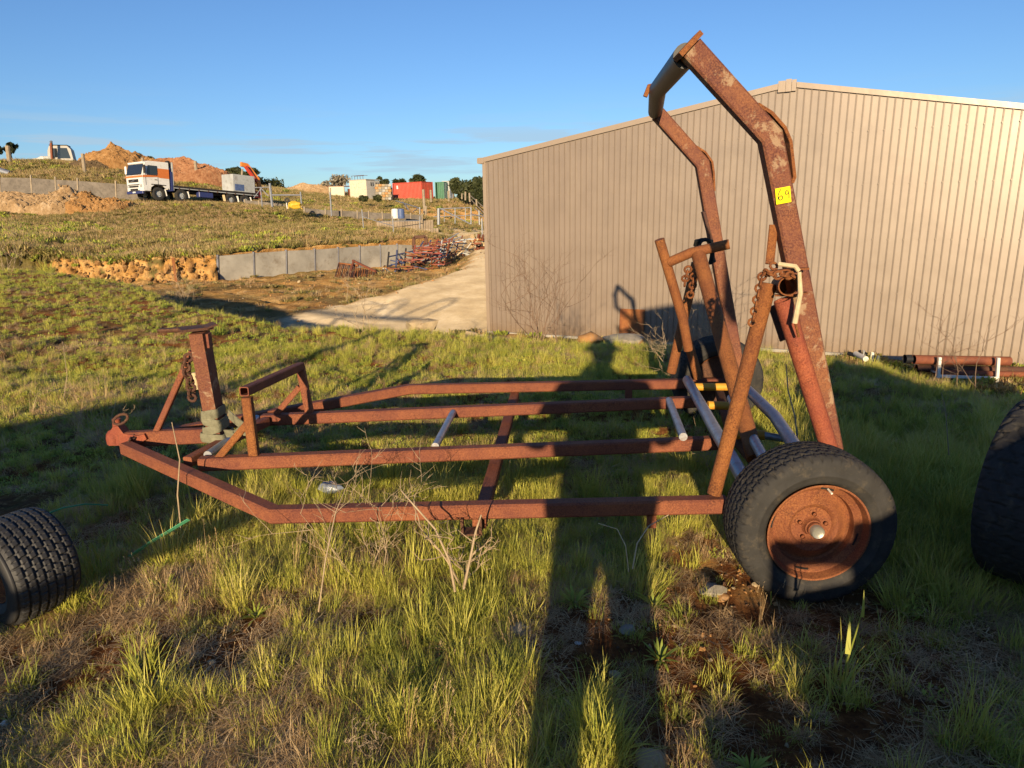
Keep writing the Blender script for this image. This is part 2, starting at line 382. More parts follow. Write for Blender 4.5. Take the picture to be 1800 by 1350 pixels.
# ------------------------------------------------------------------ ground
YARD = -1.3
WA = PZ(860, 585, YARD); WB = PZ(1540, 628, YARD)         # shed wall base line
WD = (WB-WA).normalized(); WN = Vector((WD.y, -WD.x, 0))   # WN points to the camera side
if WN.y > 0: WN = -WN
def edge_y(x):   # where the meadow starts to fall to the yard
    return np.interp(x, [-40, -14, -9, -6, -4, -2, 0, 1.5, 2.6, 3.4, 3.9, 4.4, 7, 10, 20], [26, 19.0, 16.0, 12.2, 10.2, 9.1, 8.3, 7.7, 7.1, 6.3, 5.4, 4.9, 4.0, 3.2, 1.0])
def h_near(x, y):
    x = np.asarray(x, float); y = np.asarray(y, float)
    h = .30*sstep(-5, -14, x)*sstep(4, 14, y) + (fbm(x*.7, y*.7, 3, 3)-.5)*.12*sstep(1, 4, np.abs(y-1)+np.abs(x)) + (fbm(x*4, y*4, 3, 8)-.5)*(.05+.05*sstep(3.2, 4.5, y)) + (fbm(x*1.8, y*1.8, 3, 19)-.5)*.14*sstep(4, 6, y)
    h = h*sstep(0, .5, np.hypot(x-1.2, y-2.6)) - .055*np.exp(-((x-1.25)/.5)**2-((y-2.55)/.4)**2)
    e = edge_y(x)
    wd = np.interp(x, [-20, -4, 0, 3, 6], [3.5, 3.0, 3.0, 2.2, 1.8])
    d = sstep(0, 1, (y-e)/wd)
    h = h*(1-d) + (YARD-.02)*d + .08*np.exp(-((x-3.0)/.7)**2-((y-6.1)/.6)**2)
    return h
def grid_sheet(name, xs, ys, hf, mat, zf=None, parent=None):
    X, Yg = np.meshgrid(xs, ys); Z = hf(X, Yg); nx, ny = len(xs), len(ys)
    v = np.stack([X.ravel(), Yg.ravel(), Z.ravel()], 1)
    i = np.arange(nx*ny).reshape(ny, nx); q = np.stack([i[:-1, :-1], i[:-1, 1:], i[1:, 1:], i[1:, :-1]], -1).reshape(-1, 4)
    me = bpy.data.meshes.new(name); me.from_pydata(v.tolist(), [], q.tolist()); me.update()
    if zf is not None:
        a = me.color_attributes.new('zone', 'FLOAT_COLOR', 'POINT'); c = np.ones((nx*ny, 4)); c[:, :3] = zf(X.ravel(), Yg.ravel()); a.data.foreach_set('color', c.ravel())
    o = link(name, me, mat, parent, True); return o
def bare(x, y):    # bare red soil patches in the meadow, 0..1
    x = np.asarray(x, float); y = np.asarray(y, float)
    b = sstep(.54, .64, fbm(x*1.7+3, y*1.7, 4, 21))*.9
    def blob(cx, cy, rx, ry): return np.exp(-((x-cx)/rx)**2-((y-cy)/ry)**2)
    for (px, py, rx, ry, s_) in ((330, 1080, .42, .22, 1), (1290, 1000, .28, .42, 1.25), (1180, 1200, .30, .35, .8), (930, 1130, .16, .3, .8), (1330, 1150, .5, .45, 1.1), (1600, 1200, .6, .4, .7),
                                 (150, 1180, .5, .22, .7), (80, 640, 1.2, .6, .9), (520, 1210, .3, .12, .5), (1540, 655, .9, .5, 1.0), (1660, 700, .7, .35, .9), (1050, 1180, .12, .5, .9), (460, 700, .01, .01, 0)):
        g = PZ(px, py, 0); b = b + s_*blob(g.x, g.y, rx, ry)
    return np.clip(b, 0, 1)
def zone_near(x, y):
    b = bare(x, y); e = edge_y(x)
    g = PZ(1270, 990, 0); clay = .85*np.exp(-((x-g.x)/.22)**2-((y-g.y)/.28)**2)
    g = PZ(330, 1075, 0); clay = clay + .35*np.exp(-((x-g.x)/.3)**2-((y-g.y)/.12)**2)
    clay = clay*sstep(.35, .55, fbm(x*7, y*7, 3, 5)) + .5*sstep(0, .9, y-e-.5)
    z3 = np.stack([b, np.clip(clay, 0, 1), 0*b], 1)
    return z3
def cut(a, b, s_): return np.arange(a, b, s_)
xs = np.concatenate([-np.geomspace(60, 3.6, 70), cut(-3.5, 4, .045), np.geomspace(4.05, 40, 60)])
ys = np.concatenate([np.linspace(-60, -3, 24), cut(-2.8, 1.2, .2), cut(1.25, 5.5, .04), cut(5.55, 13, .09), np.linspace(13.2, 34, 70)])
# the meadow ends under the yard sheet on its far side
def h_meadow(x, y):
    h = h_near(x, y); return np.where((y > edge_y(x)+4.2), YARD-.25, h)
meadow = grid_sheet('meadow_ground', xs, ys, h_meadow, M['ground'], zone_near); tag(meadow, kind='structure')
# yard: pale limestone road, clay verge
RS = .03
def PR(px, py):   # pixel -> point on the gently rising road
    d = ray(px, py); t_ = (YARD-16*RS-EYE)/(d.z-RS*d.y); return d*t_+Vector((0, 0, EYE))
RE = [PR(528, 555), PR(680, 514), PR(745, 494), PR(822, 465), PR(845, 446)]
def road_left(y): return np.interp(y, [9, 14, RE[0].y, RE[1].y, RE[2].y, RE[3].y, 80], [-7.5, -7, RE[0].x, RE[1].x, RE[2].x, RE[3].x, RE[3].x-1.5])
def yard_h(x, y):
    x = np.asarray(x, float); y = np.asarray(y, float)
    r = fbm(x*.5, y*.5, 3, 40)
    trk = sstep(-4.5, -2.5, x+0.0*y)
    return YARD + RS*np.clip(y-16, 0, 30)*sstep(-1.2, .6, x-road_left(y)) + (r-.5)*.06 + (1-trk)*((fbm(x*1.1, y*1.1, 4, 31)-.45)*.34 + .05*np.sin((x*.75+y)*5.2)*sstep(.4, .6, fbm(x*.5, y*.5, 2, 35)))
def zone_yard(x, y):
    lime = sstep(-.6, .5, x-road_left(y)+(fbm(x*1.7, y*1.7, 3, 12)-.5)*1.6)
    lime = lime*(1-sstep(-.6, .5, x+(fbm(x*1.3, y*1.3, 3, 15)-.5))*(1-sstep(17, 19, y)))
    g = sstep(.45, .6, fbm(x*.8, y*.8, 4, 77))*.5
    return np.stack([0*x, np.clip(.9-g, 0, 1), lime], 1)
yard = grid_sheet('yard_ground', np.concatenate([np.linspace(-50, -19, 40), cut(-18.8, 8, .18), np.linspace(8.2, 60, 60)]), np.concatenate([cut(7.0, 46, .2), np.linspace(46.4, 90, 50)]), yard_h, M['hill'], zone_yard)
tag(yard, kind='structure')

# hillside: control points (px, py, Y)
CP = [(0,440,24),(100,455,25),(200,458,25),(310,455,25),(380,449,25),(540,438,28),(690,430,31),(760,420,36),(830,410,44),
      (-200,440,24),(-200,400,32),(-200,372,46),(-200,340,62),(-200,300,85),
      (0,398,32),(100,402,34),(200,402,36),(350,400,38),(500,398,40),(600,402,42),(680,408,42),
      (0,376,44),(100,378,46),(200,362,50),(350,362,52),(430,366,56),(520,372,56),(560,380,57),
      (0,352,58),(200,352,60),(440,362,64),
      (0,314,66),(130,318,68),(200,332,68),(300,342,70),(400,350,70),(500,362,70),(560,371,64),(740,380,64),
      (0,284,80),(100,284,85),(160,292,88),(350,312,88),(420,330,90),(500,345,90),(560,350,92),(650,352,104),(700,352,110),(790,353,110),(850,354,112),
      (600,397,52),(540,396,51),(660,398,54),(640,391,57),(740,392,78),(850,394,78),(800,402,62),(850,404,60),(760,404,56),(845,432,44),
      (950,400,60),(950,352,112),(1100,352,112),(1100,400,62),(1400,352,112),(1400,400,62),(0,284,130),(400,330,130),(800,353,130),(-200,284,130),(1400,352,130),(950,430,44),(1200,435,44)]
cpw = np.array([tuple(PY(*c)) for c in CP])
def rbf_fit(P, V):
    n = len(P); D = np.linalg.norm(P[:, None]-P[None], axis=2); K = D + np.eye(n)*0.05
    A = np.zeros((n+3, n+3)); A[:n, :n] = K; A[:n, n:] = np.c_[np.ones(n), P]; A[n:, :n] = A[:n, n:].T
    return np.linalg.solve(A, np.r_[V, 0, 0, 0])
_w = rbf_fit(cpw[:, :2], cpw[:, 2])
def h_hill0(x, y):
    x = np.asarray(x, float); y = np.asarray(y, float); sh = x.shape; Q = np.stack([x.ravel(), y.ravel()], 1); out_ = np.empty(len(Q))
    for s_ in range(0, len(Q), 20000):
        q = Q[s_:s_+20000]; D = np.linalg.norm(q[:, None]-cpw[None, :, :2], axis=2)
        out_[s_:s_+20000] = D@_w[:-3] + _w[-3] + q@_w[-2:]
    return out_.reshape(sh)
def h_hill(x, y):
    return h_hill0(x, y) + (fbm(x*.35, y*.35, 4, 51)-.5)*.45*sstep(20, 30, y)*(1-.8*sstep(46, 54, y)*(1-sstep(62, 70, y))) + (fbm(x*1.6, y*1.6, 3, 52)-.5)*.12
# front line of the hillside (x by direction angle), skirt = clay cut
FL = [(-400,440,24.5),(-200,440,24.5),(0,440,24.5),(100,455,25.3),(200,458,25.3),(310,455,25.3),(380,449,25.2),(445,444,26.7),(540,437,28.9),(640,432,31.2),(700,427.5,32.6),(760,420,36),(830,410,44),(950,410,46),(1200,410,46),(1500,410,46)]
fl = [PY(*q) for q in FL]; fa = np.array([atan2(q.x, q.y) for q in fl]); fr = np.array([sqrt(q.x**2+q.y**2) for q in fl])
angs = np.arange(fa[0], fa[-1], .0020)
r0 = np.interp(angs, fa, fr)
rows = []
nr = 150
g_ = (np.geomspace(1, 1+5.0, nr)-1)/5.0
RR = r0[None, :] + (135-r0[None, :])*g_[:, None]
X = RR*np.sin(angs)[None]; Yy = RR*np.cos(angs)[None]; Zh = h_hill(X, Yy)
# skirt rows (clay face): from yard level up to top, set forward and eroded
sk = []
r0w = r0 + (fbm(angs*40, angs*0, 3, 62)-.5)*1.2*(1-sstep(fa[6]-.02, fa[6], angs))
for k_, tt in enumerate((0, .06, .16, .28, .38, .50, .60, .70, .80, .88, .95)):
    wob = (fbm(angs*120, angs*0+tt*5, 4, 61)-.5)*1.5*(1 if .05 < tt < .9 else .5)
    wob = wob + (fbm(angs*300, angs*0+tt*9, 3, 66)-.5)*.7*sstep(0, .3, tt)
    isw = (angs > fa[6]-.002) & (angs < fa[12])            # behind the concrete wall the face is straight
    rr = r0 - np.where(isw, -.04, (1-tt)**1.5*1.1 + wob*.7)
    zt = Zh[0]; z_ = YARD-.3 + (zt-(YARD-.3))*tt
    sk.append((rr*np.sin(angs), rr*np.cos(angs), z_))
X = np.vstack([np.array([s_[0] for s_ in sk]), X]); Yy = np.vstack([np.array([s_[1] for s_ in sk]), Yy]); Zh = np.vstack([np.array([s_[2] for s_ in sk]), Zh])
ny, nx = X.shape
def inblob(x, y, lst):
    o_ = np.zeros_like(x)
    for px, py, Y_, rx, ry in lst:
        g = PY(px, py, Y_); o_ = np.maximum(o_, np.exp(-(((x-g.x)/rx)**2+((y-g.y)/ry)**2)**1.5))
    return o_
me = bpy.data.meshes.new('hillside_ground')
idx = np.arange(nx*ny).reshape(ny, nx); q = np.stack([idx[:-1, :-1], idx[:-1, 1:], idx[1:, 1:], idx[1:, :-1]], -1).reshape(-1, 4)
me.from_pydata(np.stack([X.ravel(), Yy.ravel(), Zh.ravel()], 1).tolist(), [], q.tolist()); me.update()
ca = me.color_attributes.new('zone', 'FLOAT_COLOR', 'POINT'); cc = np.zeros((nx*ny, 4)); cc[:, 3] = 1
clay = np.zeros((ny, nx)); clay[:12] = sstep(fa[3]-.03, fa[3]+.01, angs)[None, :]*sstep(.34, .44, fbm(angs[None, :]*90, np.arange(12)[:, None]*.35, 3, 81)+.06)
xf, yf = X, Yy
clay = np.maximum(clay, inblob(xf, yf, [(60,360,52,7,6),(150,350,54,4,4),(795,372,88,9,14),(840,382,82,8,14),(700,432,33,3,1.2),(430,446,26.4,3,.5),(760,395,75,4,8)])*sstep(.18, .4, fbm(xf*.6, yf*.6, 3, 71)))
lime = inblob(xf, yf, [(830,404,58,4,4.5),(820,425,44,4,4),(860,415,50,5,10)])
cc[:, 1] = np.clip(clay*1.2, 0, 1).ravel(); cc[:, 2] = np.clip(lime*.8, 0, 1).ravel(); ca.data.foreach_set('color', cc.ravel())
hill = link('hillside_ground', me, M['hill'], None, True); tag(hill, kind='structure')
def hz(x, y): return float(h_hill(np.array([x]), np.array([y]))[0])
# wide ground to the horizon
mb = MB(); mb.add([(-3000, -3000, -3.2), (3000, -3000, -3.2), (3000, 3000, -3.2), (-3000, 3000, -3.2)], [(0, 1, 2, 3)])
o = mb.build('far_ground', plain('far_field', (.12,.11,.05), .9, .1, 0, .3, .02)); tag(o, kind='structure')

# ------------------------------------------------------------------ the shed
def build_shed():
    shed = empty('shed', (WA.x, WA.y, YARD), atan2(WD.y, WD.x), 'taupe ribbed metal shed with a low gable behind the rusty trailer', 'shed')
    # local frame: x along the gable wall, -y towards the camera, z up
    def wl(px, py):   # pixel -> local (u, z) on the wall plane
        d = ray(px, py); o_ = Vector((0, 0, EYE)); n = WN; t_ = (WA-o_).dot(n)/d.dot(n); P = o_+d*t_
        return (P-WA).dot(WD), P.z-YARD
    ul, zl = wl(850, 281); ur, zr = wl(1385, 148); u3, z3 = wl(1800, 188)
    s1 = (zr-zl)/(ur-ul); s2 = (z3-zr)/(u3-ur)
    ue = 2*ur; ze = zr+s2*(ue-ur)
    top = lambda u: zl+s1*(u-0) if u < ur else zr+s2*(u-ur)
    pitch = .127; KS = 1.33; n = int(ue/pitch); per = 8; k = 0
    # sheets of eight ribs, each its own part
    while k < n:
        m_ = MB(); pts = []
        for j in range(per):
            a = (k+j)*pitch
            for du, dy in [(q_[0]*KS, q_[1]*KS) for q_ in ((0, 0), (.061, 0), (.065, -.012), (.070, -.012), (.0725, -.003), (.075, -.012), (.080, -.012), (.084, 0))]:
                pts.append((a+du, dy))
        pts.append(((k+per)*pitch+.004, 0))
        off = -.0015*((k//per) % 2)
        vs = []
        for (u, dy) in pts:
            vs += [(u, dy+off, .03), (u, dy+off, top(u)-.02)]
        fs = [(2*i, 2*i+2, 2*i+3, 2*i+1) for i in range(len(pts)-1)]
        m_.add(vs, fs); m_.build('wall_sheet', M['clad'], shed, False, False)
        k += per
    def strip(name, ua, ub, h_, dy, dz, par=shed):
        b = MB(); za, zb = top(ua), top(ub)
        b.poly([(ua, dy, za-h_+dz), (ub, dy, zb-h_+dz), (ub, dy, zb+dz), (ua, dy, za+dz)], (0, .02, 0)); return b.build(name, M['flash'], par)
    strip('barge_flashing', -.14, ur-.17, .105, -.040, .05); strip('barge_flashing', ur+.16, ue+.1, .095, -.040, .05)
    b = MB(); b.box((ur-.10, -.046, zr-.04), (.13, .03, .20)); b.box((ur+.02, -.056, zr-.03), (.10, .03, .22)); b.box((ur+.115, -.046, zr-.035), (.08, .03, .20)); b.build('ridge_cap', M['flash'], shed)
    b = MB(); b.box((-.005, -.012, zl/2-.02), (.09, .03, zl-.04), bev=.004); b.build('corner_flashing', M['flash'], shed)
    b = MB(); b.beam([(-.08, -.06, zl-.02), (-.08, 18, zl-.02)], .17, .13); b.build('gutter', M['flash'], shed)
    m_ = MB(); rr_ = random.Random(2)
    for zz in (.25, 1.25, 2.25, 3.25, 4.2):
        for k in range(0, n, 2):
            u_ = (k+.55)*pitch+.02
            if zz < top(u_)-.15: m_.box((u_, -.024, zz+rr_.uniform(-.006, .006)), (.016, .014, .016))
    tag(m_.build('screws', M['flash'], shed), kind='stuff')
    D = 18
    b = MB()
    b.poly([(-.12, 0, zl+.03), (ur, 0, zr+.035), (ur, D, zr+.035), (-.12, D, zl+.03)], (0, 0, .02)); b.build('roof', M['flash'], shed)
    b = MB(); b.poly([(ur, 0, zr+.034), (ue+.12, 0, ze+.03), (ue+.12, D, ze+.03), (ur, D, zr+.034)], (0, 0, .02)); b.build('roof', M['flash'], shed)
    b = MB(); b.box((-.0, D/2, zl/2), (.03, D-.05, zl)); b.build('side_wall', M['clad'], shed)
    b = MB(); b.box((ue, D/2, ze/2), (.03, D-.05, ze)); b.build('side_wall', M['clad'], shed)
    b = MB(); b.box((ue/2, D, ze/2), (ue, .03, ze)); b.build('back_wall', M['clad'], shed)
    b = MB(); b.box((ue/2, .02, .0), (ue+.05, .16, .10)); b.build('concrete_footing', M['concrete'], shed)
    return shed, wl
shed, shed_uv = build_shed()
def onwall(px, py, off=.03):
    u, z = shed_uv(px, py); return WA + WD*u + WN*off + Vector((0, 0, z))

# ------------------------------------------------------------------ trailer
TR = empty('boat_trailer', (0, 3.8, 0), 0, 'long low rusty box-section trailer frame with a tall bent hoop over its wheels', 'trailer')
TO = Vector((0, 3.8, 0))
def tb(q): return Vector(q)-TO
def beam(name, pts, w_, h_, mat='rust', side=None, parent=TR, hollow=False):
    b = MB(); P_ = [tb(q) for q in pts]
    (b.rhs(P_, w_, h_, .005, side) if hollow else b.beam(P_, w_, h_, side)); return b.build(name, M[mat], parent, True)
def tube(name, pts, r, mat='galv', parent=TR, n=16, hollow=False):
    b = MB(); P_ = [tb(q) for q in pts]
    (b.pipe(P_, r, .005, n) if hollow else b.tube(P_, r, n)); return b.build(name, M[mat], parent, True)
S = .068
ZU = (0, 0, 1)
def cz(px, py, Y): return PY(px, py, Y)
nb = cz(482, 904, 2.785); ne = cz(1276, 884, 2.785); ne.z = nb.z + .005
tip = PZ(222, 787, .325); tip2 = PZ(258, 770, .33)
beam('outer_rail', [tip, nb, ne], S, S, side=ZU, hollow=True)
fb = cz(718, 684, 4.86); fe = cz(1290, 672, 4.86); fe.z = fb.z
beam('outer_rail', [PZ(262, 769, .325), fb, fe], S, S, side=ZU)
i1a = cz(352, 815, 3.34); i1b = cz(1265, 778, 3.55); beam('inner_rail', [i1a, i1b], S, S, side=ZU, hollow=True)
i2a = cz(460, 738, 4.12); i2b = cz(1225, 706, 4.26); beam('inner_rail', [i2a, i2b], S, S, side=ZU, hollow=True)
# tongue top rail
beam('tongue_rail', [PZ(212, 772, .35), cz(365, 765, 3.76)], .085, .05, side=ZU)
beam('cross_member', [PZ(330, 812, .328), PZ(395, 777, .328), PZ(468, 741, .328)], .055, .05, side=ZU)
ma = cz(842, 905, 2.80); mb_ = cz(905, 694, 4.86)
ma.z = nb.z-.066; mb_.z = fb.z-.066
beam('cross_member', [ma, mb_], .06, .062, side=ZU)
b = MB(); q = tb(cz(829, 921, 2.76)); b.box(q+Vector((-.04, 0, 0)), (.012, .07, .075)); b.box(q+Vector((.04, 0, 0)), (.012, .07, .075)); b.box(q+Vector((0, 0, -.036)), (.08, .07, .01)); b.build('bracket', M['rust_dark'], TR)
b = MB(); q = tb(cz(1145, 915, 2.79)); b.beam([q+Vector((0, 0, .03)), q-Vector((0, 0, .03))], .04, .03); b.build('bracket', M['rust'], TR)
b = MB(); q = tb(cz(1105, 688, 4.84)); b.beam([q+Vector((0, 0, .02)), q-Vector((0, 0, .05))], .05, .03); b.build('bracket', M['rust'], TR)
tube('cross_tube', [cz(365, 800, 3.40), cz(405, 772, 3.68), cz(452, 735, 4.1)], .022)
tube('cross_tube', [cz(765, 785, 3.46), cz(797, 724, 4.16)], .021)
tube('cross_tube', [cz(1201, 768, 3.50), cz(1176, 704, 4.22)], .023)
tube('rear_roller_tube', [cz(1312, 850, 2.86), cz(1255, 752, 3.55), cz(1208, 668, 4.66)], .033)
tube('rear_roller_tube', [cz(1402, 792, 3.02), cz(1362, 732, 3.6), cz(1290, 662, 4.72)], .033)
tube('rear_roller_tube', [cz(1345, 810, 3.0), cz(1285, 700, 4.0)], .026)
for (a, c_) in (((1222, 680, 4.5), (1280, 680, 4.5)), ((1244, 712, 4.1), (1290, 714, 4.1)), ((1290, 764, 3.62), (1345, 765, 3.55))):
    tube('yellow_spacer_tube', [cz(*a), cz(*c_)], .026, 'yellow_pipe')
tube('spacer_tube', [cz(1335, 764, 3.56), cz(1378, 771, 3.5)], .02, 'galv')
# axle
AXZ = .272; WX, WY = 1.228, 2.635
tube('axle', [(WX, 2.70, AXZ), (WX+.05, 3.8, AXZ), (1.55, 5.0, AXZ)], .032, 'rust_dark')
# the little stand at the front
st = .048
a1 = cz(447, 800, 3.37); a2 = cz(433, 688, 3.37); b2 = cz(528, 645, 4.14); b1 = cz(546, 735, 4.14)
beam('stand_post', [a1, a2+Vector((0, 0, -.03))], st, st, 'rust_orange', side=(1, 0, 0)); beam('stand_post', [b1, b2], st, st, 'rust', side=(1, 0, 0))
dd = (b2-a2).normalized()
beam('stand_bar', [a2-dd*.026+Vector((0, 0, .004)), b2+dd*.01+Vector((0, 0, .004))], st, st, side=ZU, hollow=True)
beam('stand_brace', [cz(383, 806, 3.36), cz(437, 742, 3.37)], .036, .036, 'rust_orange'); beam('stand_brace', [cz(485, 728, 4.12), cz(527, 680, 4.14)], .036, .036)
# front mast with winch plate
mt1 = cz(384, 772, 3.72); mt2 = cz(350, 583, 3.66)
b = MB(); P_ = [tb(mt1), tb(mt2)]; b.sweep(P_, [(-.036,-.055),(.036,-.055),(.036,.055),(-.036,.055)], side=(1, .05, 0)); mast = b.build('mast', M['rust_hoop'], TR)
tmp = M['rust_red']
q = tb(cz(343, 577, 3.66)); b = MB(); b.box(q, (.16, .14, .014), Rz(.6)); b.box(q+Vector((-.11, .01, -.004)), (.17, .05, .012), Rz(.15)); b.box(q+Vector((.075, .01, .012)), (.06, .11, .01), Rz(.6)@Matrix.Rotation(-.25, 3, 'Y'))
b.tube([q+Vector((-.19, 0, -.012)), q+Vector((-.06, .02, -.01))], .012, 8)
b.build('top_plate', M['rust_dark'], TR)
q = tb(cz(368, 598, 3.62)); b = MB(); b.box(q, (.012, .06, .075), Rz(.1)); b.build('mast_lug', M['rust'], TR)
beam('mast_brace', [PZ(272, 766, .355), cz(338, 618, 3.72)], .032, .032, 'rust')
# coupling with its handle
b = MB()
c0 = tb(PZ(207, 770, .355))
b.lathe([(0, .055), (.025, .045), (.038, .026), (.042, 0), (.04, -.03), (0, -.032)], 20, c0+Vector((-.02, 0, 0)), ax='z')
b.poly([c0+Vector(q) for q in ((-.03, 0, .03), (.0, 0, .075), (.03, 0, .08), (.055, 0, .035), (.13, 0, .02), (.17, 0, .03), (.18, 0, .0), (.12, 0, -.035), (-.04, 0, -.035))], (0, .062, 0))
b.tube([c0+Vector((.005, 0, .05)), c0+Vector((.01, 0, .115))], .022, 10)
cp = b.build('coupling', M['rust_red'], TR, True)
hp = tb(cz(212, 737, 3.62)); ring = []
for k in range(13):
    a = 2*pi*k/12; ring.append(hp+Vector((.036*cos(a)*1.0, .01*cos(a), .026*sin(a)+.012*cos(a))))
b = MB(); b.tube(ring, .0075, 8, side=(0, 1, 0)); hd = b.build('handle', M['rust_dark'], cp, True)
def chain(name, pts, link_l=.035, wire=.0045, parent=TR, mat='rust_dark', width=.012):
    P_ = [Vector(q) for q in pts]; L_ = [0]
    for i in range(1, len(P_)): L_.append(L_[-1]+(P_[i]-P_[i-1]).length)
    def at(s_):
        s_ = min(max(s_, 0), L_[-1])
        for i in range(1, len(P_)):
            if s_ <= L_[i]: f_ = (s_-L_[i-1])/max(1e-6, L_[i]-L_[i-1]); return P_[i-1].lerp(P_[i], f_)
        return P_[-1]
    b = MB(); n = int(L_[-1]/(link_l*.72)); rr = random.Random(3)
    for i in range(n):
        c = at(i*link_l*.72+link_l/2); t_ = (at(i*link_l*.72+link_l)-at(i*link_l*.72)).normalized()
        s_ = t_.cross(Vector((.3, 1, .2))).normalized(); n_ = t_.cross(s_)
        if i % 2: s_ = n_
        s_ = (s_ + n_*rr.uniform(-.3, .3)).normalized(); nn = t_.cross(s_)
        lp = []
        for k in range(11):
            a = 2*pi*k/10; lp.append(c+t_*(link_l/2*cos(a))+s_*(width*sin(a)*(1.15 if abs(cos(a)) < .6 else 1)))
        b.tube(lp, wire, 6, side=nn, cap=False)
    return b.build(name, M[mat], parent, True)
chain('chain', [tb(q) for q in (cz(333, 622, 3.66), cz(326, 650, 3.64), cz(334, 670, 3.64), cz(338, 700, 3.64), cz(342, 705, 3.64))], .04, .008, width=.02)
chain('chain', [tb(q) for q in (PZ(240, 765, .37), PZ(228, 775, .36), PZ(222, 790, .30), PZ(216, 800, .26))], .03, .005)
b = MB(); b.tube([tb(cz(341, 655, 3.76)), tb(cz(347, 684, 3.76))], .014, 10); b.build('winch_handle', M['wood_pale'], TR, True)

# hoop: two bent posts joined by a dark cross tube
def hoop_post(base, bend, top, w_):
    return beam('hoop_post', [base, bend, top], w_*.8, w_, 'rust_hoop', side=(0, 1, 0))
NH, FH = 2.80, 4.75
hb, hk, ht = cz(1461, 790, NH), cz(1353, 241, NH-.02), cz(1213, 86, NH-.03)
hoop_post(hb, hk, ht, .084)
gb, gk, gt = cz(1303, 690, FH), cz(1234, 288, FH), cz(1156, 200, FH)
hoop_post(gb, gk, gt, .088)
b = MB(); e_ = (ht-hk).normalized(); b.box(tb(ht+e_*.012), (.02, .10, .105), Matrix.Rotation(-atan2(e_.z, e_.x), 3, 'Y')); b.build('end_plate', M['rust_orange'], TR)
tube('hoop_cross_tube', [cz(1205, 98, NH+.02), cz(1156, 158, 3.9), cz(1152, 196, FH-.02)], .046, 'black_pipe', n=20)
beam('hook', [cz(1134, 170, 3.9), cz(1141, 152, 3.9), cz(1152, 150, 3.9)], .022, .022, 'rust_orange')
def gusset(pts, Y, th=.06):
    b = MB(); P_ = [tb(cz(x, y, Y)) for x, y in pts]
    b.sweep(P_, [(-th/2, -.006), (th/2, -.006), (th/2, .006), (-th/2, .006)], side=(0, 1, 0)); return b.build('strengthening_strap', M['rust_orange'], TR)
gusset([(1328, 185), (1352, 200), (1375, 226), (1385, 250), (1389, 285), (1392, 312), (1388, 322)], NH-.02)
gusset([(1222, 258), (1238, 268), (1250, 285), (1253, 305), (1254, 336)], FH)
beam('post_cleat', [cz(1236, 372, FH-.05), cz(1250, 425, FH-.05)], .05, .02, 'rust_dark', side=(0, 1, 0))
# number sticker: yellow card with hand-written 69
ax_ = (hk-hb).normalized()
sc = tb(cz(1375, 343.5, NH-.05)) ; sc.y = hk.y-3.8-.0395
R_ = Matrix.Rotation(radians(8)+ROLL, 3, 'Y').transposed()
b = MB(); b.box(sc, (.058, .0012, .060), R_); sk_ = b.build('number_sticker', plain('yellow_card', (.90,.72,.0), .6, .3, 0, .02), TR)
def stroke(pts, r=.0017):
    P_ = [sc+R_@Vector((x*1.25, -.0016, z*1.2)) for x, z in pts]; bb.tube(P_, r, 6, side=(0, 1, 0))
bb = MB()
stroke([(-.006, .021), (-.012, .012), (-.0165, .002), (-.0165, -.008), (-.011, -.0135), (-.004, -.011), (-.0025, -.004), (-.007, .0005), (-.013, -.003), (-.0155, -.008)])
stroke([(.0165, .010), (.011, .013), (.006, .008), (.0075, .002), (.013, .0015), (.017, .006), (.0165, .010), (.0175, .0), (.0165, -.013)])
bb.build('handwritten_number', plain('marker_ink', (.01,.01,.015), .6), sk_)

# A-frame braces near side
tube('brace_tube', [cz(1255, 868, 2.785), cz(1352, 498, 2.79)], .031, 'rust_orange', hollow=True)
tube('brace_tube', [cz(1458, 790, 2.75), cz(1376, 527, 2.74)], .036, 'rust_red', hollow=True)
beam('brace_flat', [cz(1377, 598, 2.95), cz(1357, 538, 2.95)], .012, .03, 'rust_dark', side=(0, 1, 0))
tube('roller_socket', [cz(1386, 503, 2.66), cz(1371, 501, 3.0)], .038, 'rust_orange', n=24, hollow=True)
b = MB(); b.lathe([(.034, 0), (.034, .01), (0, .01)], 20, tb(cz(1374, 501.5, 2.90))); b.build('socket_plug', M['rust_dark'], TR)
beam('short_upright', [cz(1353, 464, 2.80), cz(1360, 396, 2.82)], .040, .034, 'rust_orange', side=(.4, 1, 0), hollow=True)
beam('flat_bar', [cz(1352, 478, 2.70), cz(1382, 474, 2.69), cz(1420, 472, 2.69)], .03, .008, 'rust_orange', side=(0, 1, 0))
beam('flat_bar', [cz(1362, 519, 2.72), cz(1400, 519, 2.69), cz(1418, 514, 2.69)], .03, .006, 'rust_orange', side=(0, 1, 0))
chain('chain', [tb(cz(*q)) for q in ((1408, 490, 2.68), (1396, 485, 2.66), (1378, 483, 2.65), (1362, 484, 2.65), (1350, 479, 2.66), (1341, 480, 2.70), (1336, 500, 2.71), (1330, 530, 2.72), (1325, 556, 2.73), (1321, 573, 2.74))], .033, .0052, mat='rust_orange', width=.013)
chain('chain', [tb(cz(*q)) for q in ((1361, 462, 2.72), (1358, 478, 2.70))], .03, .005, mat='rust_orange')
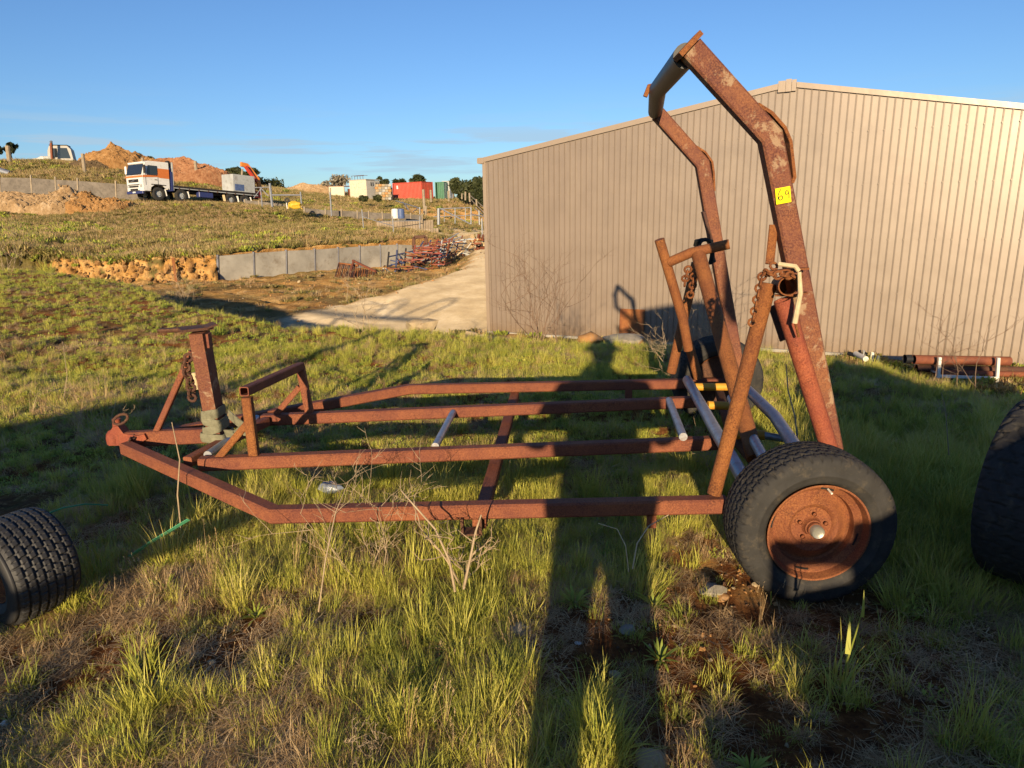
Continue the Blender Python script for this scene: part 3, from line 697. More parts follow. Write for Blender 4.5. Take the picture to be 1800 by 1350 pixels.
# far side braces, T-bar and loose leaning pipe
tube('brace_tube', [cz(1180, 655, 4.80), cz(1224, 462, 4.72)], .034, 'rust_orange')
tube('brace_tube', [cz(1228, 665, 4.78), cz(1206, 590, 4.78)], .034, 'rust_orange')
b = MB(); b.tube([tb(cz(1159, 421, 4.30)), tb(cz(1200, 560, 4.36)), tb(cz(1210, 615, 4.4))], .031, 16); b.build('handle_bar', M['rust_orange'], TR, True)
tube('handle_bar', [cz(1176, 461, 4.30), cz(1215, 444, 4.24), cz(1282, 429, 4.18)], .030, 'rust_orange', hollow=True)
tube('swing_arm', [cz(1228, 448, 4.22), cz(1290, 670, 3.62), cz(1328, 806, 3.22)], .043, 'rust_orange', n=24)
b = MB(); b.lathe([(.036, -.05), (.05, -.05), (.05, .05), (.036, .05)], 20, tb(cz(1238, 432, 4.6)), closed=True); b.build('winch_drum', M['black'], TR, True)
b = MB(); b.tube([tb(cz(*q)) for q in ((1222, 432, 4.6), (1224, 424, 4.58), (1240, 421, 4.56), (1250, 424, 4.56), (1253, 440, 4.56), (1250, 462, 4.58), (1256, 458, 4.6))], .013, 8); b.build('rubber_hose', M['black'], TR, True)
chain('chain', [tb(cz(*q)) for q in ((1211, 468, 4.25), (1205, 488, 4.3), (1203, 505, 4.35))], .05, .007, mat='rust_orange', width=.018)
chain('chain', [tb(cz(*q)) for q in ((1220, 480, 4.25), (1218, 500, 4.3), (1212, 524, 4.35))], .05, .007, mat='rust_orange', width=.018)

# wheels
NTR = 30
def tyre_mesh(R, rr, W, groove, nth=540, depth=.011, crown=.010):
    prof = []   # (r, y, tread weight)
    sh = R*.028
    side = [(rr*.985, -W*.36), (rr*1.02, -W*.43), (rr*1.10, -W*.475), (rr+(R-rr)*.30, -W*.497), (rr+(R-rr)*.33, -W*.512), (rr+(R-rr)*.37, -W*.512), (rr+(R-rr)*.40, -W*.503), (rr+(R-rr)*.60, -W*.503), (rr+(R-rr)*.74, -W*.490), (R-sh*2.2, -W*.468)]
    prof += [(r, y, 0) for r, y in side]
    nt_ = NTR
    for i in range(nt_+1):
        u = -1+2*i/nt_; y = u*W*.445; r = R - crown*abs(u)**3.2 - sh*.6*max(0, abs(u)-.88)*8; prof.append((r, y, 1))
    prof += [(r, -y, 0) for r, y in side[::-1]]
    k = len(prof); vs = np.zeros((nth, k, 3)); th = np.arange(nth)*2*pi/nth
    rs = np.array([p[0] for p in prof]); yy = np.array([p[1] for p in prof]); tw = np.array([p[2] for p in prof])
    G = groove(th[:, None]*R, yy[None, :]/W, R)*tw[None]
    # lugs run a little way down the shoulder
    ns_ = len(side); G[:, ns_-1] = .6*G[:, ns_]; G[:, -ns_] = .6*G[:, -ns_-1]
    rad = rs[None]-depth*G
    vs[..., 0] = rad*np.cos(th)[:, None]; vs[..., 2] = rad*np.sin(th)[:, None]; vs[..., 1] = yy[None]
    i = np.arange(nth*k).reshape(nth, k); i2 = np.roll(i, -1, 0)
    q = np.stack([i[:, :-1], i[:, 1:], i2[:, 1:], i2[:, :-1]], -1).reshape(-1, 4)
    me = bpy.data.meshes.new('tyre'); me.from_pydata(vs.reshape(-1, 3).tolist(), [], q.tolist()); me.update()
    return me
def g_hex(s_, v, R):   # worn road tyre: zigzag sipes
    n = round(2*pi*R/.042); p_ = 2*pi*R/n; ph = s_/p_
    row = np.floor((v+.5)*7); fr_ = (ph + .5*(row % 2)) % 1
    a = np.abs(fr_-.5) < .07
    zig = np.abs(((v+.5)*7) % 1 - .5 - .30*(np.abs(((ph) % 1)-.5)*4-1)*.5) < .09
    return np.clip(a*1.0 + zig*.8*(np.abs(v) < .34), 0, 1)
def g_block(s_, v, R):  # turf tyre: staggered rectangular blocks
    n = round(2*pi*R/.050); p_ = 2*pi*R/n
    rows_ = 7; rw = (v+.445)/.89*rows_; ri = np.floor(rw); fv = rw % 1
    ph = (s_/p_ + .5*(ri % 2) + .10*np.abs(rw-3.5)) % 1
    gx = (ph < .16); gy = (fv < .13) | (fv > .93)
    g = np.where(gx | gy, 1.0, 0.0)
    g = np.where((~gx) & (~gy) & (np.abs(ph-.6) < .05) & (np.abs(fv-.5) < .2), .35, g)
    return g
def rim_parts(parent, R, mat, y0, dish=.05, outw=-1):
    """rim on local y axis; outw: side that faces out"""
    s_ = outw
    pr = [(R*1.0, s_*.105), (R*1.01, s_*.112), (R*.975, s_*.112), (R*.955, s_*.098), (R*.93, s_*.075), (R*.86, s_*.066), (R*.80, s_*.058), (R*.78, s_*.030), (R*.74, s_*.024), (R*.66, s_*.030),
          (R*.58, s_*.046), (R*.50, s_*.056), (R*.44, s_*.050), (R*.40, s_*.036), (R*.30, s_*.034), (R*.20, s_*.036), (R*.17, s_*.044), (R*.165, s_*.062), (R*.13, s_*.066), (0, s_*.066)]
    b = MB(); b.lathe(pr, 72); rim = b.build('rim', mat, parent, True)
    b = MB(); b.lathe([(R*.955, s_*.098), (R*.94, 0), (R*.97, -s_*.1), (R*1.01, -s_*.108)], 48); b.build('rim_barrel', mat, parent, True)
    return rim
def make_wheel(groove, R, rr, W, tyre_mat, rim_mat, full=True, nth=540, depth=.011):
    w_ = MB(); w_.lathe([(0, .02), (rr*.93, .02), (rr*.93, .035), (0, .035)], 40); wd = w_.build('wheel', M['rust_dark'], None, True)
    me = tyre_mesh(R, rr, W, groove, nth, depth); me.materials.append(tyre_mat); ty = link('tyre', me, None, wd, True)
    rim_parts(wd, rr, rim_mat, 0)
    if full:
        for k in range(5):
            a = radians(90+8)+2*pi*k/5; b = MB(); b.lathe([(.0085, -.006), (.0085, 0), (0, 0)], 6, (rr*.27*cos(a), -.048, rr*.27*sin(a))); b.lathe([(.016, -.0), (.0085, -.003)], 16, (rr*.27*cos(a), -.037, rr*.27*sin(a)))
            b.build('wheel_nut', rim_mat, wd, True)
        b = MB(); b.lathe([(.031, -.05), (.030, -.080), (.027, -.083), (0, -.083)], 20); b.build('hub', rim_mat, wd, True)
        b = MB(); b.lathe([(.0265, -.076), (.027, -.103), (.024, -.108), (.020, -.106), (.017, -.104), (0, -.105)], 24); b.build('hub_cap', M['silver'], wd, True)
        for a in (radians(90), radians(180), radians(-4), radians(270)):
            b = MB(); n_ = 8; v_ = []
            for k in range(n_+1):
                t_ = a+(k/n_-.5)*.30
                for r_ in (rr*.845, rr*.885): v_.append((r_*cos(t_), -.0665-(r_-rr*.80)/rr*.0, r_*sin(t_)))
            v2 = [(x, y-.004, z) for x, y, z in v_]
            b.add(v2, [(2*k, 2*k+1, 2*k+3, 2*k+2) for k in range(n_)]); b.build('vent_slot', M['black'], wd)
        b = MB(); b.tube([(0.002, -.068, rr*.86), (.006, -.10, rr*.83)], .0045, 8); b.build('valve', M['pvc'], wd, True)
    return wd
wh = make_wheel(g_hex, .332, .208, .235, M['rubber'], M['rust_rim']); wh.parent = TR; wh.location = tb((WX, WY, AXZ)); wh.rotation_euler = (0, radians(12), 0)
fwh = copy_tree(wh, TR); c_ = cz(1262, 664, 4.98); fwh.location = tb((c_.x, 5.02, .30)); fwh.rotation_euler = (0, 0, pi)

# webbing strap tied round the mast foot: its own thing
wb = empty('webbing_strap', cz(382, 772, 3.72), 0, 'pale green-grey webbing strap wrapped round the foot of the trailer mast', 'strap')
W0 = cz(382, 772, 3.72)
mdir = (mt2-mt1).normalized()
def band(h0, ga, gb, hgt, tilt, name='strap_loop', seed=0):
    b = MB(); n = 28; rr = random.Random(seed); vs = []; c0_ = mt1-W0+mdir*h0
    for k in range(n):
        a = 2*pi*k/n; ca, sa = cos(a), sin(a); e_ = .35
        x = ga*math.copysign(abs(ca)**e_, ca); y = gb*math.copysign(abs(sa)**e_, sa); z = tilt*x+rr.uniform(-.002, .002)
        for (g_, dz) in ((1.0, -hgt/2), (1.06, -hgt/4), (1.06, hgt/4), (1.0, hgt/2), (.94, hgt/2), (.94, -hgt/2)): vs.append(Vector((x*g_, y*g_, z+dz))+c0_+Vector((mdir.x*dz, 0, 0)))
    fs = []
    for k in range(n):
        k2 = (k+1) % n
        for j in range(6): j2 = (j+1) % 6; fs.append((k*6+j, k*6+j2, k2*6+j2, k2*6+j))
    b.add(vs, fs); return b.build(name, M['webbing'], wb, True)
for i, (h0, ga, gb, t_) in enumerate(((.168, .047, .066, .12), (.125, .050, .069, -.35), (.080, .053, .072, .25), (.030, .068, .082, -.10))):
    band(h0, ga, gb, .052, t_, seed=i)
b = MB(); pts = [cz(402, 728, 3.66)-W0, cz(418, 742, 3.6)-W0, cz(432, 752, 3.6)-W0, cz(436, 766, 3.62)-W0]; b.sweep(pts, [(-.028, -.003), (.028, -.003), (.028, .003), (-.028, .003)], side=(.35, -.4, .9)); b.build('strap_tail', M['webbing'], wb, True)
b = MB(); pts = [cz(396, 762, 3.62)-W0, cz(416, 762, 3.6)-W0, cz(434, 748, 3.62)-W0]; b.sweep(pts, [(-.024, -.003), (.024, -.003), (.024, .003), (-.024, .003)], side=(.1, -.3, .9)); b.build('strap_tail', M['webbing'], wb, True)
# pale stick wedged beside the roller socket
wk = cz(1405, 500, 2.62)
ws = empty('wooden_stick', wk, 0, 'pale snapped stick wired beside the open pipe end on the near brace', 'stick')
b = MB(); b.tube([cz(1369, 464, 2.66)-wk, cz(1398, 468, 2.63)-wk, cz(1404, 476, 2.63)-wk], .0085, 8); b.tube([cz(1405, 478, 2.62)-wk, cz(1407, 515, 2.62)-wk, cz(1397, 568, 2.63)-wk], .0095, 8, scales=[.8, 1, 1.15]); b.build('stick', M['wood_pale'], ws, True)
b = MB(); b.tube([cz(1398, 568, 2.63)-wk, cz(1404, 592, 2.65)-wk], .006, 6); b.build('wire_tie', M['rust_orange'], ws, True)

# ------------------------------------------------------------------ other wheels beside the trailer
def machine_wheel(name, groove, R, rr, W, c, d, label, tm, rm, nth=480, depth=.012):
    e = empty(name, (c.x, c.y, c.z-R), 0, label, 'wheel')
    wd = make_wheel(groove, R, rr, W, tm, rm, False, nth, depth)
    for ch in list(wd.children): 
        ch.parent = e
    for ch in [wd]+list(e.children): 
        ch.parent = e; ch.location = (0, 0, R); ch.rotation_euler = (0, 0, 0)
        F_ = frame_from(d); ch.rotation_euler = F_.to_euler()
    wd.name = 'wheel_disc'
    return e
NTR = 56
machine_wheel('turf_wheel', g_block, .215, .105, .25, PY(40, 993, 2.50), (.50, .86, .03), 'small black turf tyre with block tread at the left edge', M['rubber_new'], M['rust_orange'], 760, .011)
NTR = 30
def g_big(s_, v, R):
    n = round(2*pi*R/.085); p_ = 2*pi*R/n; ph = s_/p_; row = np.floor((v+.5)*5)
    a = np.abs(((ph+.5*(row % 2)) % 1)-.5) < .045; zz = np.abs(((v+.5)*5) % 1-.5-.22*np.sin(ph*2*pi)) < .06
    return np.clip(a*1.+zz*1., 0, 1)
machine_wheel('worn_wheel', g_big, .395, .21, .31, PY(1843, 868, 2.62), (-.6, .8, 0), 'large cracked grey tyre standing in shade at the right edge', M['rubber'], M['rust_dark'], 480, .010)
for name_, c_, r_ in ():
    pass

# ------------------------------------------------------------------ things by the shed
q = onwall(1112, 590, .10)
o = MB().box((0, 0, .36), (.56, .02, .74), Matrix.Rotation(radians(-6), 3, 'X'), .004).build('steel_plate', M['rust_orange']); o.location = (q.x, q.y, YARD+.02); o.rotation_euler = (0, 0, atan2(WD.y, WD.x))
tag(o, 'small square rusty steel plate leaning on the shed wall behind the trailer hoop', 'plate')
# pipe rack at the right
rk = onwall(1700, 640, .75)
ry = atan2(WD.y, WD.x)
def at_rack(px, py, off): return onwall(px, py, off)
RK = PZ(1700, 672, YARD)
RYY = RK.y
RY = radians(-3)
rack = empty('pipe_rack', (RK.x, RK.y, YARD), RY, 'low pale steel rack holding rusty pipes along the shed at the right', 'rack')
def rp(px, py, Y): return Rz(-RY)@(PY(px, py, Y)-Vector((RK.x, RK.y, YARD)))
for x_, y0, y1 in ((1652, 628, 664), (1755, 629, 675)):
    b = MB(); b.beam([rp(x_, y0, RYY), rp(x_-3, y1, RYY)], .048, .048); b.build('rack_post', M['pvc'], rack)
    b = MB(); b.beam([rp(x_-3, y1-8, RYY), rp(x_-3, y1-8, RYY)+Vector((0, .75, 0))], .03, .03); b.build('rack_arm', M['pvc'], rack)
b = MB(); b.beam([rp(1650, 661, RYY), rp(1755, 665, RYY)], .04, .048); b.build('rack_rail', M['pvc'], rack)
def rpipe(x0, y0, x1, y1, Y, r, lab, mat='rust'):
    a, c = PY(x0, y0, Y), PY(x1, y1, Y); b = MB(); b.pipe([Vector((0, 0, 0)), c-a], r, .006, 24); o = b.build('steel_pipe', M[mat], None, True); o.location = a; tag(o, lab, 'pipe')
rpipe(1606, 632, 1774, 635, RYY+.2, .078, 'thick rusty pipe lying on top of the rack against the shed')
rpipe(1590, 631, 1606, 631, RYY+.3, .074, 'short black pipe end left of the rusty pipe rack', 'black_pipe')
rpipe(1610, 647, 1900, 653, RYY+.25, .063, 'long rusty pipe under the thick one, running out at the right edge', 'rust_dark')
rpipe(1640, 655, 1890, 660, RYY+.12, .048, 'lowest thin rusty pipe lying on the rack', 'rust')
for (px, py, h_, r_, lab) in ((1532, 630, 11, 3, 'tallest white plastic pipe stub at the foot of the shed'), (1543, 631, 6, 2.6, 'shorter white plastic pipe stub right of the tallest one'), (1447, 634, 12, 2.6, 'white plastic stub just right of the hoop post'), (1517, 624, 9, 2.2, 'grey stub left of the white plastic stubs by the shed')):
    p0 = PZ(px, py+6, YARD); s_ = p0.y/1180
    o = MB().pipe([Vector((0, 0, 0)), Vector((0, 0, (h_+6)*s_))], r_*s_, .004, 14).build('pipe_stub', M['pvc' if 'grey' not in lab else 'galv'], None, True); o.location = p0; tag(o, lab, 'pipe')
a, c = PY(1504, 622, 11.4), PY(1522, 631, 11.0)
o = MB().tube([Vector((0, 0, 0)), c-a], .045, 16).build('white_pipe', M['pvc'], None, True); o.location = a; tag(o, 'white plastic pipe lying tilted on the mound by the shed', 'pipe')
a, c = PY(1491, 621, 11.5), PY(1502, 624, 11.4)
o = MB().tube([Vector((0, 0, 0)), c-a], .035, 14).build('black_pipe', M['black'], None, True); o.location = a; tag(o, 'short black pipe end behind the tilted white pipe', 'pipe')
# strip of pale sheet and rusty bar along the wall foot
a, c = onwall(1345, 630, .12), onwall(1500, 632, .12)
o = MB().beam([Vector((0, 0, 0)), c-a], .05, .06).build('rusty_bar', M['rust']); o.location = a; tag(o, 'rusty bar lying along the foot of the shed wall', 'bar')
a, c = onwall(1305, 612, .1), onwall(1350, 632, .1)
o = MB().beam([Vector((0, 0, 0)), c-a], .10, .07).build('white_board', M['pvc']); o.location = a; tag(o, 'white board lying at the shed foot behind the leaning swing arm', 'board')
# rocks
for (px, py, Y, r, mat, lab) in ((1036, 601, 8.6, .14, 'rock_orange', 'orange clay lump just left of the photographer shadow head'), (1098, 612, 8.4, .23, 'rock_grey', 'pale grey rounded boulder behind the trailer near the steel plate'),
                                 (1135, 618, 8.3, .19, 'rock_orange', 'orange boulder right of the pale grey one'), (740, 577, 9.6, .18, 'rock', 'flat pale stone at the edge of the grass by the road'),
                                 (828, 592, 9.2, .09, 'rock', 'small pale stone left of the shed corner'), (1256, 1032, None, .045, 'rock_grey', 'grey stone left of the near trailer wheel'),
                                 (1266, 1039, None, .028, 'rock_orange', 'small yellow stone touching the grey stone by the near wheel'), (1080, 1183, None, .018, 'rock', 'pale pebble in the shadow of the legs'),
                                 (1103, 1110, None, .028, 'rock_grey', 'grey flat stone in the right leg shadow'), (1143, 1345, None, .04, 'rock', 'pale stone at the bottom edge of the picture'),
                                 (913, 1112, None, .035, 'rock_grey', 'half buried grey stone left of the leg shadows'), (1016, 1130, None, .010, 'white', 'tiny white pebble between the leg shadows'),
                                 (8, 1272, None, .012, 'pvc', 'tiny white pebble at the left edge'), (500, 1272, None, .010, 'pvc', 'tiny white pebble in dry grass near the bottom'), (372, 1166, None, .012, 'rock', 'small pale pebble on bare soil'),
                                 (1330, 1013, None, .016, 'rock', 'small stone in clay beside the tyre'), (1590, 985, None, .0, 'rock', '')):
    if r == 0: continue
    p_ = PZ(px, py, 0) if Y is None else PY(px, py, Y)
    z_ = float(h_near(np.array([p_.x]), np.array([p_.y]))[0]) if Y is None else p_.z
    o = MB().rock((0, 0, 0), r, int(px), 2, (1.2, 1, .62)).build('stone', M[mat], None, True); o.location = (p_.x, p_.y, z_+r*.25); tag(o, lab, 'stone')

# green plastic straps and bottle in the grass
def ribbon(name, pts, w_, label, cat, mat):
    P_ = [PZ(x, y, z) for x, y, z in pts]; b = MB(); b.sweep([q-P_[0] for q in P_], [(-w_/2, -.001), (w_/2, -.001), (w_/2, .001), (-w_/2, .001)], side=(.35, -.5, .75))
    o = b.build(name, M[mat]); o.location = P_[0]; return tag(o, label, cat)
ribbon('plastic_strap', [(228, 978, .05), (262, 955, .10), (295, 935, .14), (332, 913, .19)], .024, 'bright green plastic strap lying in the grass left of the trailer bend', 'strap', 'strap_green')
ribbon('plastic_strap', [(70, 908, .06), (110, 893, .09), (150, 886, .10), (190, 888, .07)], .012, 'dull green strap arching through shaded grass behind the turf tyre', 'strap', 'strap_green')
p_ = PZ(580, 858, .06); o = MB().rock((0, 0, 0), .05, 5, 2, (1.4, .6, .7)).build('plastic_bottle', M['bottle'], None, True); o.location = p_; tag(o, 'crushed clear plastic bottle in the grass between the rails', 'bottle')

# ------------------------------------------------------------------ retaining walls
def panel_wall(name, label, tops, bots, mat, post_mat, pw, th=.10, pwid=.12, ph=.06):
    """tops / bots: world points of each joint"""
    O = bots[0].copy(); e = empty(name, O, 0, label, 'retaining wall')
    for i in range(len(tops)-1):
        a, b_, c, d = bots[i]-O, bots[i+1]-O, tops[i+1]-O, tops[i]-O
        dr = (b_-a); dr.z = 0; dr.normalize(); n_ = Vector((dr.y, -dr.x, 0)); 
        a = a+dr*.06; d = d+dr*.06; b_ = b_-dr*.06; c = c-dr*.06
        a = a-Vector((0, 0, .3)); b_ = b_-Vector((0, 0, .3))
        tz = min(c.z, d.z); c = c.copy(); d = d.copy()
        MB().poly([a, b_, c, d], n_*th).build('panel', mat, e)
    for i in range(len(tops)):
        a, d = bots[i]-O, tops[i]-O
        b = MB(); b.beam([a-Vector((0, 0, .3)), d+Vector((0, 0, ph))], pwid, pwid, side=(1, 0, 0)); b.build('post', post_mat, e)
    return e
J = [(383, 450, 498, 25.2), (446, 445, 492, 26.2), (503, 441, 487, 27.2), (553, 439, 482, 28.2), (594, 436, 478, 29.2), (632, 433.5, 475, 30.2), (668, 431.5, 472, 31.1), (698, 430, 468, 31.9), (728, 431, 467, 32.7), (756, 432, 464, 33.5), (782, 433, 461, 34.3)]
panel_wall('retaining_wall', 'pale concrete panel retaining wall below the grass bank, left of the shed', [PY(x, t_, Y) for x, t_, b_, Y in J], [PY(x, b_, Y) for x, t_, b_, Y in J], M['concrete'], M['post_steel'], 1.2)
J = [(535, 366, 382, 57), (572, 369, 386, 57.5), (600, 370.5, 387, 58), (628, 372, 388, 58.5), (648, 373, 388, 59), (672, 374.5, 388, 59.5), (700, 376, 388, 60), (722, 377, 388, 60.5), (742, 378, 388, 61)]
panel_wall('retaining_wall', 'dark weathered panel wall higher up the slope under the white hut', [PY(x, t_, Y) for x, t_, b_, Y in J], [PY(x, b_+1, Y) for x, t_, b_, Y in J], M['concrete_dark'], M['post_wood'], 1.2, ph=.12, pwid=.12)
J = [(-60, 308, 335, 57.5), (0, 312, 333, 57.8), (55, 313, 330, 58), (98, 316, 336, 58.2), (137, 318, 350, 58.4), (204, 323, 351, 58.8), (260, 326, 352, 59.2)]
panel_wall('retaining_wall', 'dark concrete wall above the clay heap at the far left', [PY(x, t_, Y) for x, t_, b_, Y in J], [PY(x, b_+3, Y) for x, t_, b_, Y in J], M['concrete_dark'], M['post_wood'], 1.2, ph=.25)
J = [(430, 352, 364, 62), (455, 354, 368, 62), (480, 357, 371, 62), (505, 360, 374, 62), (530, 364, 377, 61)]
panel_wall('retaining_wall', 'low dark wall behind the gate right of the truck', [PY(x, t_, Y) for x, t_, b_, Y in J], [PY(x, b_+1, Y) for x, t_, b_, Y in J], M['concrete_dark'], M['post_wood'], 1.2, ph=.1)
# timber sleeper wall (two tiers of upright boards)
def sleeper_wall(label, x0, x1, top0, top1, bot0, bot1, Y0, Y1, n):
    O = PY(x0, bot0, Y0); e = empty('sleeper_wall', O, 0, label, 'retaining wall')
    rr = random.Random(n)
    for i in range(n):
        f0 = (i+.5)/n; px = x0+(x1-x0)*f0; Y = Y0+(Y1-Y0)*f0
        a = PY(px, bot0+(bot1-bot0)*f0, Y)-O; d = PY(px, top0+(top1-top0)*f0+rr.uniform(-.4, .5), Y)-O; wd = abs(x1-x0)/n*Y/1200*.95
        b = MB(); b.box((a+d)/2-Vector((0, 0, .1)), (wd, .12, (d-a).length+.2), None); o_ = b.build('sleeper', M['timber'], e)
    return e
sleeper_wall('upper tier of the grey timber wall beside the ramp', 662, 762, 389.5, 387, 394, 404, 52, 47, 22)
sleeper_wall('lower tier of the grey timber wall beside the ramp', 690, 771, 406, 401, 416, 412, 46.5, 44.5, 18)
# rust post before the clay cut
a = PY(312, 511, 24.6); o = MB().beam([Vector((0, 0, -.3)), PY(304, 453, 24.8)-a], .13, .12).build('steel_post', M['rust_orange']); o.location = a; tag(o, 'rusty steel post standing alone in front of the clay cut', 'post')
# concrete chunk
a = PY(830, 452, 33); o = MB().box((0, 0, .2), (1.0, .5, .3), Matrix.Rotation(.5, 3, 'Y')@Rz(.4), .03).build('concrete_block', M['concrete']); o.location = (a.x, a.y, a.z-.1); tag(o, 'broken concrete block beside the road near the shed corner', 'block')

# ------------------------------------------------------------------ fences and gates
def stick_thing(name, label, cat, segs, mat, group=None, r=.03):
    """segs: list of (partname, [(px,py,Y)...], radius)"""
    O = PY(*segs[0][1][0]); e = empty(name, O, 0, label, cat, group)
    for s_ in segs:
        pn, pts, rad = s_[0], s_[1], s_[2]; mt_ = s_[3] if len(s_) > 3 else mat
        b = MB(); b.tube([PY(*p_)-O for p_ in pts], rad, 7); b.build(pn, M[mt_], e, True)
    return e
stick_thing('fence', 'thin galvanised fence posts and sloping rail down the bank above the pale wall', 'fence',
            [('post', [(640, 411, 40), (636, 368, 40)], .035), ('post', [(693, 428, 38), (690, 380, 38)], .035), ('rail', [(638, 381, 40), (666, 390, 39.5), (692, 397, 38)], .025), ('rail', [(666, 389, 46), (738, 388, 46)], .025), ('post', [(738, 402, 46), (738, 380, 46)], .03)], 'galv')
stick_thing('fence_post', 'tall thin pale post on the slope below the white hut', 'post', [('pole', [(583, 380, 56), (580, 338, 56)], .06)], 'galv')
stick_thing('gate', 'open pipe gate frame right of the truck with a pale rail', 'gate',
            [('post', [(479, 366, 58), (474, 322, 58)], .10), ('post', [(530, 358, 58), (528, 337, 58)], .06), ('rail', [(477, 343, 58), (528, 343, 58)], .06), ('post', [(461, 364, 58), (458, 330, 58)], .05), ('brace', [(459, 331, 58), (472, 345, 58)], .04), ('brace', [(446, 348, 58), (459, 331, 58)], .04), ('rail', [(446, 330, 58), (474, 329, 58)], .04)], 'galv')
stick_thing('gate', 'long tubular farm gate with a diagonal brace across the ramp', 'gate',
            [('post', [(771, 395, 52), (771, 366, 52)], .12), ('rail', [(771, 367, 52), (828, 365, 52)], .04), ('brace', [(773, 366, 52), (827, 394, 52)], .05), ('upright', [(800, 393, 52), (800, 366, 52)], .04), ('upright', [(828, 394, 52), (828, 365, 52)], .05), ('upright', [(818, 389, 52), (818, 366, 52)], .03), ('rail', [(762, 381, 52), (843, 378, 52)], .03), ('upright', [(781, 390, 53), (781, 367, 53)], .03)], 'galv')
stick_thing('gate', 'second pipe gate between the farm gate and the shed corner', 'gate',
            [('post', [(843, 395, 48), (842, 370, 48)], .06), ('post', [(848, 425, 44), (847, 384, 44)], .05), ('rail', [(828, 376, 50), (848, 381, 47)], .03), ('rail', [(835, 366, 55), (852, 382, 48)], .03)], 'galv')
stick_thing('gate', 'small leaning pipe gate on the bank under the red container', 'gate',
            [('rail', [(696, 353, 75), (738, 366, 70)], .05), ('upright', [(738, 382, 70), (738, 364, 70)], .06), ('brace', [(708, 355, 75), (718, 369, 72)], .05), ('brace', [(726, 372, 72), (736, 366, 70)], .04)], 'galv')
stick_thing('fence', 'handrail and white posts stepping down the orange bank by the shed corner', 'fence',
            [('post', [(818, 352, 95), (818, 337, 95)], .12), ('post', [(826, 355, 92), (825, 339, 92)], .12), ('post', [(812, 350, 97), (812, 340, 97)], .10), ('post', [(838, 362, 85), (837, 350, 85)], .10), ('rail', [(826, 343, 92), (850, 364, 80)], .06), ('rail', [(826, 349, 92), (850, 373, 80)], .06), ('post', [(806, 349, 99), (806, 343, 99)], .1)], 'post_wood')
for (x0, y0, x1, y1, Y, r, lab) in ((17, 286, 13, 256, 78, .22, 'leaning grey fence post nearest the left edge on the skyline'), (149, 301, 145, 270, 74, .17, 'lone grey fence post left of the orange soil heap'), (252, 292, 250, 277, 80, .16, 'fence post poking up behind the truck cab'),
                                 (346, 308, 343, 283, 80, .17, 'fence post on the rubble behind the truck deck'), (423, 335, 426, 297, 72, .10, 'pale dead branch standing beside the truck crane'), (747, 380, 744, 333, 72, .14, 'tall brown post below the corner of the red container'),
                                 (758, 352, 757, 334, 100, .16, 'post in front of the red container doors'), (789, 351, 788, 336, 100, .14, 'post in front of the grey container'), (581, 340, 581, 330, 95, .08, 'thin post by the pale low building'), (748, 379, 749, 362, 70, .1, 'short post at the foot of the tall brown post')):
    a = PY(x0, y0+3, Y); o = MB().tube([Vector((0, 0, 0)), PY(x1, y1, Y)-a], r, 8).build('fence_post', M['post_wood'], None, True); o.location = a; tag(o, lab, 'post')

# ------------------------------------------------------------------ steel frames stacked by the road
def lattice(name, label, segs):
    e = None; O = PY(*segs[0][1]); e = empty(name, O, 0, label, 'steel frame')
    for (pn, a, c, r, mt_) in segs:
        b = MB(); b.beam([PY(*a)-O, PY(*c)-O], r*2, r*2); b.build(pn, M[mt_], e)
    return e
# rust rack of close bars, lying tilted
sg = []
rr = random.Random(5)
for i in range(11):
    x = 590+i*3.1; sg.append(('bar', (x-1, 488+i*.6, 25.5-i*.12), (x+6, 462+i*.4, 26.6), .028, 'rust_orange' if i % 3 else 'rust_dark'))
sg += [('rail', (588, 488, 25.4), (626, 504, 24.6), .06, 'rust'), ('rail', (596, 463, 26.6), (630, 467, 26.4), .05, 'rust_orange')]
lattice('steel_grille', 'rusty grille of close parallel bars leaning by the retaining wall', sg)
sg = []
for i in range(12):
    x = 618+i*3.9; sg.append(('bar', (x-3+4, 503-i*.9, 24.6), (x+4, 470+i*.7, 25.8), .03, 'rust_orange' if i % 3 else 'rust_dark'))
sg += [('rail', (620, 458, 26.6), (660, 477, 25.5), .05, 'rust'), ('rail', (622, 458, 26.6), (612, 492, 25), .05, 'rust'), ('rail', (612, 500, 24.7), (658, 494, 24.8), .05, 'rust_dark')]
lattice('steel_grille', 'second rusty grille of parallel bars in front, left of the blue trestles', sg)
sg = []
for i in range(26):
    x = rr.uniform(656, 690); y = rr.uniform(478, 498); sg.append(('rod', (x, y, 26+rr.uniform(-.5, .5)), (x+rr.uniform(-9, 9), y+rr.uniform(-11, 2), 26+rr.uniform(-.5, .5)), .03, rr.choice(['grey_box', 'rust_dark', 'chassis'])))
lattice('scrap_heap', 'low heap of grey steel rods between the rusty grilles and blue frames', sg)
